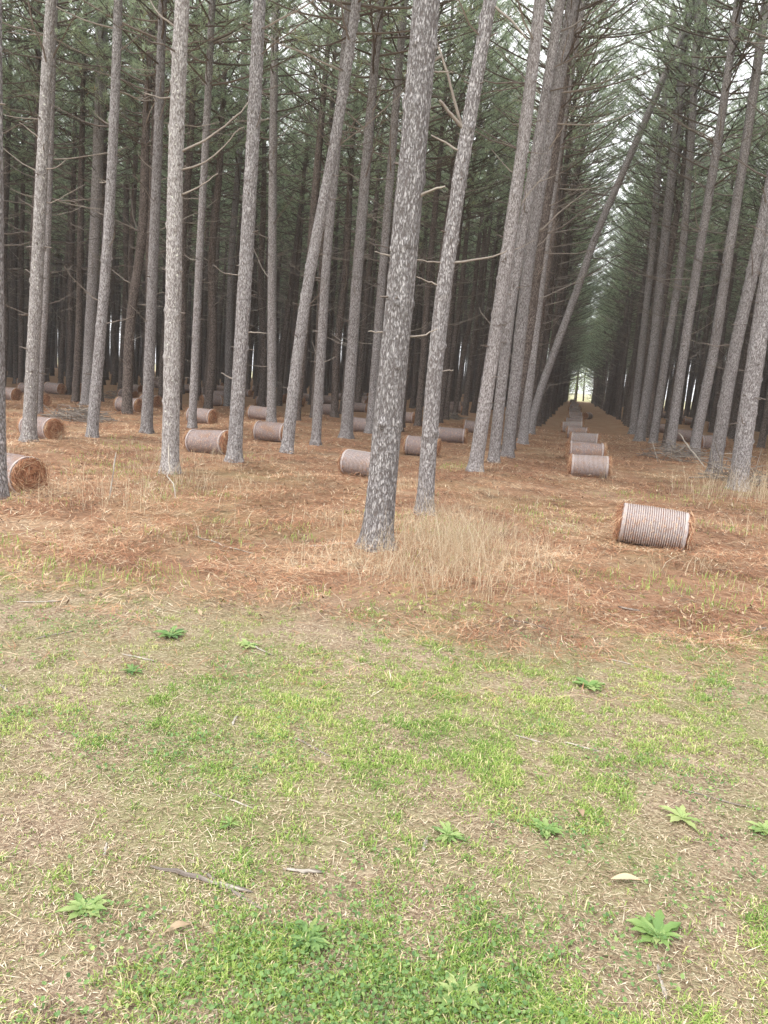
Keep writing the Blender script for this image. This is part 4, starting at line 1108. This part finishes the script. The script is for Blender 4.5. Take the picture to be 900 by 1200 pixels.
# ------------------------------------------------------------------ sticks, bark pieces and dead leaves on the lawn
def stick(x0, y0, x1, y1, w, tint, label, name="fallen_twig", cat="twig", grp="twigs and bark pieces on the lawn", n=9, lift=0.0, flat=0.55):
    rng = np.random.default_rng(int(abs(x0 * 1000 + y1 * 77)))
    L = math.hypot(x1 - x0, y1 - y0)
    u = np.linspace(0, 1, n)
    x = x0 + (x1 - x0) * u + rng.normal(0, 0.015 * L, n) * np.sin(u * np.pi) + 0.05 * L * np.abs(u - rng.uniform(.3, .7)); y = y0 + (y1 - y0) * u + rng.normal(0, 0.015 * L, n) * np.sin(u * np.pi)
    r = w * (0.7 + 0.5 * rng.random(n)) * np.array([0.4] + [1] * (n - 2) + [0.3])
    z = ground_z(x, y) + w * 0.6 + lift * u
    bx, by, bz = x[0], y[0], float(z[0]) - w
    V, Q, T = tube(np.stack([x - bx, y - by, (z - bz)], 1), r * .8, 7)
    zc = np.repeat(z - bz, 7)
    V[:len(zc), 2] = zc + (V[:len(zc), 2] - zc) * flat
    me = make_mesh(name, V, [Q, T], [M['dead_twig']], attr=np.clip(tint + rng.normal(0, .25, len(V)), 0, 1))
    return tag(link(name, me, None, (bx, by, bz)), label, cat, grp)
ST = [(-3.36, 3.93, -3.12, 4.05, .010, 1.0, "pale stick lying at the left where the lawn meets the straw"),
 (-3.35, 6.28, -2.55, 5.9, .010, .9, "long thin pale stick lying on the orange straw at the left"),
 (-2.25, 6.40, -1.93, 6.62, .022, .8, "grey bark covered stick just left of the nearest big trunk"),
 (-1.17, 1.93, -0.80, 1.92, .011, .45, "split brown stick in the lower left of the lawn"),
 (-1.00, 1.96, -0.74, 1.86, .007, .6, "thinner pale splinter crossing the split brown stick"),
 (-0.75, 2.05, -0.62, 2.08, .010, .7, "short brown bark piece right of the split stick"),
 (-1.79, 3.94, -1.50, 3.76, .009, .85, "pale stick beside the light green weed, left of centre"),
 (0.60, 3.08, 0.93, 3.02, .006, .35, "thin dark twig near the right edge of the lawn"),
 (0.41, 2.02, 0.42, 1.90, .007, .75, "upright-lying tan stem piece at the lower right"),
 (-1.36, 1.99, -1.33, 1.93, .006, 1.0, "tiny white chip at the lower left"),
 (-1.33, 2.89, -1.36, 3.00, .008, 1.0, "short pale chip left of centre in the lawn"),
 (-0.33, 2.29, -0.33, 2.38, .009, .75, "short grey bark chip near the bottom centre"),
 (-0.10, 3.32, 0.04, 3.30, .006, .9, "thin pale chip in the middle of the lawn"),
 (0.13, 3.33, 0.29, 3.29, .008, 1.0, "whitish splinter on the right half of the lawn"),
 (-1.04, 2.88, -0.82, 2.79, .006, .6, "brown straight twig across the middle of the lawn"),
 (-2.80, 3.42, -2.70, 3.62, .008, .7, "grey twig at the left part of the lawn"),
 (1.53, 5.66, 1.36, 5.50, .012, .3, "dark knobbly stick at the right edge beside the straw"),
 (0.50, 5.72, 0.66, 5.68, .016, .3, "dark bark lump lying in the straw below the nearest bale"),
 (-2.56, 2.86, -2.45, 2.80, .010, .7, "brown chip at the left edge of the lawn"),
 (-1.19, 2.37, -0.98, 2.33, .006, .85, "pale curved twig at left centre of the lawn"),
 (-0.30, 5.05, 0.02, 4.92, .008, .55, "brown twig lying where the straw meets the lawn, centre"),
 (0.35, 4.55, 0.62, 4.50, .006, .9, "thin pale twig where lawn and straw meet, right of centre"),
 (-2.25, 3.42, -2.02, 3.40, .008, .9, "pale flat splinter below the dark tuft at the left"),
 ]
for a in ST: stick(*a)
# propped dead sticks by the right hand row
for (x0, y0, x1, y1, h, lb) in [(3.15, 18.5, 2.55, 19.3, .75, "pale dead stick leaning on the ground between trunks at the right"), (2.2, 19.3, 2.05, 19.8, .5, "shorter dead stick left of the leaning pale one"),
                               (3.2, 12.3, 3.7, 12.6, .8, "bare stick rising at the right edge beside the thickest trunk"), (-4.9, 7.2, -4.85, 7.25, .55, "thin white upright stalk near the left edge bale"), (-4.5, 7.9, -5.2, 8.9, .5, "thin pale stalk slanting in front of the left bales")]:
    stick(x0, y0, x1, y1, .011 if h < .6 else .02, .95, lb, "dead_stick", "stick", "bare sticks standing in the straw", lift=h, flat=1.0)

def dead_leaf(x, y, L, w, a, tint, label):
    u = np.linspace(0, 1, 8)
    ww = w * np.sin(np.pi * np.clip(u, .03, .97)) ** 0.8
    C = np.stack([(u - .5) * L, 0 * u, 0.004 + 0.012 * np.sin(u * math.pi)], 1)
    V = np.stack([C + np.stack([0 * u, ww, 0.006 + 0 * u], 1), C, C + np.stack([0 * u, -ww, 0.006 + 0 * u], 1)], 1).reshape(-1, 3)
    i = np.arange(7) * 3; Q = np.concatenate([np.stack([i, i + 3, i + 4, i + 1], 1), np.stack([i + 1, i + 4, i + 5, i + 2], 1)])
    o = tag(link("dead_leaf", make_mesh("dead_leaf", V, [Q], [M['litter']], attr=np.full(len(V), tint)), None, (x, y, gz(x, y) + .01)), label, "leaf", "dead leaves on the lawn")
    o.rotation_euler = (0.1, 0, a)
dead_leaf(0.345, 2.36, 0.10, 0.014, 0.3, .6, "tan pointed dead leaf lying at the lower right of the lawn")
dead_leaf(-0.93, 1.70, 0.07, 0.012, 0.8, .45, "brown dead leaf in the lower left of the lawn")
dead_leaf(0.20, 2.72, 0.05, 0.014, 2.0, .35, "small curled brown leaf right of the small green weed")

# bark flakes fallen round the trunks and over the straw
n = 5200
x, y = wedge_points(rng, n, 4.6, 16, 1.2)
tag(strips("bark_flakes", M['litter'], x, y, ground_z(x, y) + rng.uniform(0.02, 0.05, n), rng.uniform(0, 6.283, n), rng.uniform(0.02, 0.07, n), rng.uniform(0.012, 0.03, n), rng.normal(0, 0.35, n), np.clip(rng.beta(1.2, 3.5, n), 0, 0.5), 0.1, rng),
    kind='stuff', label="dark bark flakes and bits of wood scattered over the straw")

# heaps of dead branches
def brush_heap(x, y, r, h, n, seed, label):
    rng = np.random.default_rng(seed); b = Bag()
    for q in range(n):
        a = rng.uniform(0, 6.28); rr = r * math.sqrt(rng.random()); c = np.array([rr * math.cos(a), rr * math.sin(a), h * rng.random() * (1 - (rr / r) ** 2) + .02])
        d = rng.normal(0, 1, 3); d[2] *= .3; d /= np.linalg.norm(d); L = rng.uniform(.15, .45)
        P = np.array([c - d * L, c + rng.normal(0, .03, 3), c + d * L]); P[:, 2] = np.maximum(P[:, 2], .01)
        b.tube(P, [.010, .008, .004], 4, 0, rng.uniform(0.1, .8), cap=False)
    tag(link("brush_heap", b.mesh("brush_heap", [M['dead_twig']], False), None, (x, y, gz(x, y))), label, "brush heap", kind='stuff')
brush_heap(-12.2, 16.6, .75, .38, 170, 1, "heap of dead twigs behind the slim leaning trunk at the left")
brush_heap(-18.6, 27.2, 1.1, .3, 120, 2, "flat heap of dead branches before the pale isolated bale")
brush_heap(-5.6, 33.0, .9, .45, 130, 3, "heap of dead branches far back right of the second nearest trunk")
brush_heap(2.75, 20.6, .8, .5, 110, 4, "tangle of bare twigs at the feet of the right hand row")
brush_heap(3.3, 16.0, .6, .6, 90, 5, "tangle of bare twigs left of the thickest right hand trunk")
# ------------------------------------------------------------------ light mist in the wood
hz = N('haze')
pv = hz.n('ShaderNodeVolumePrincipled')
pv.inputs['Color'].default_value = (0.93, 0.97, 1.0, 1)
pv.inputs['Density'].default_value = 0.0009
hz.l(pv.outputs[0], hz.out.inputs['Volume'])
x0, x1, y0, y1, z0, z1 = -610, 610, -260, 910, -1.2, 20.5
HV = [(x, y, z) for z in (z0, z1) for y in (y0, y1) for x in (x0, x1)]
tag(link("haze", make_mesh("haze", HV, [[(0, 2, 3, 1), (4, 5, 7, 6), (0, 1, 5, 4), (2, 6, 7, 3), (0, 4, 6, 2), (1, 3, 7, 5)]], [hz.m], smooth=False)), kind='stuff')
print("scene built", sum(len(m.polygons) for m in bpy.data.meshes))
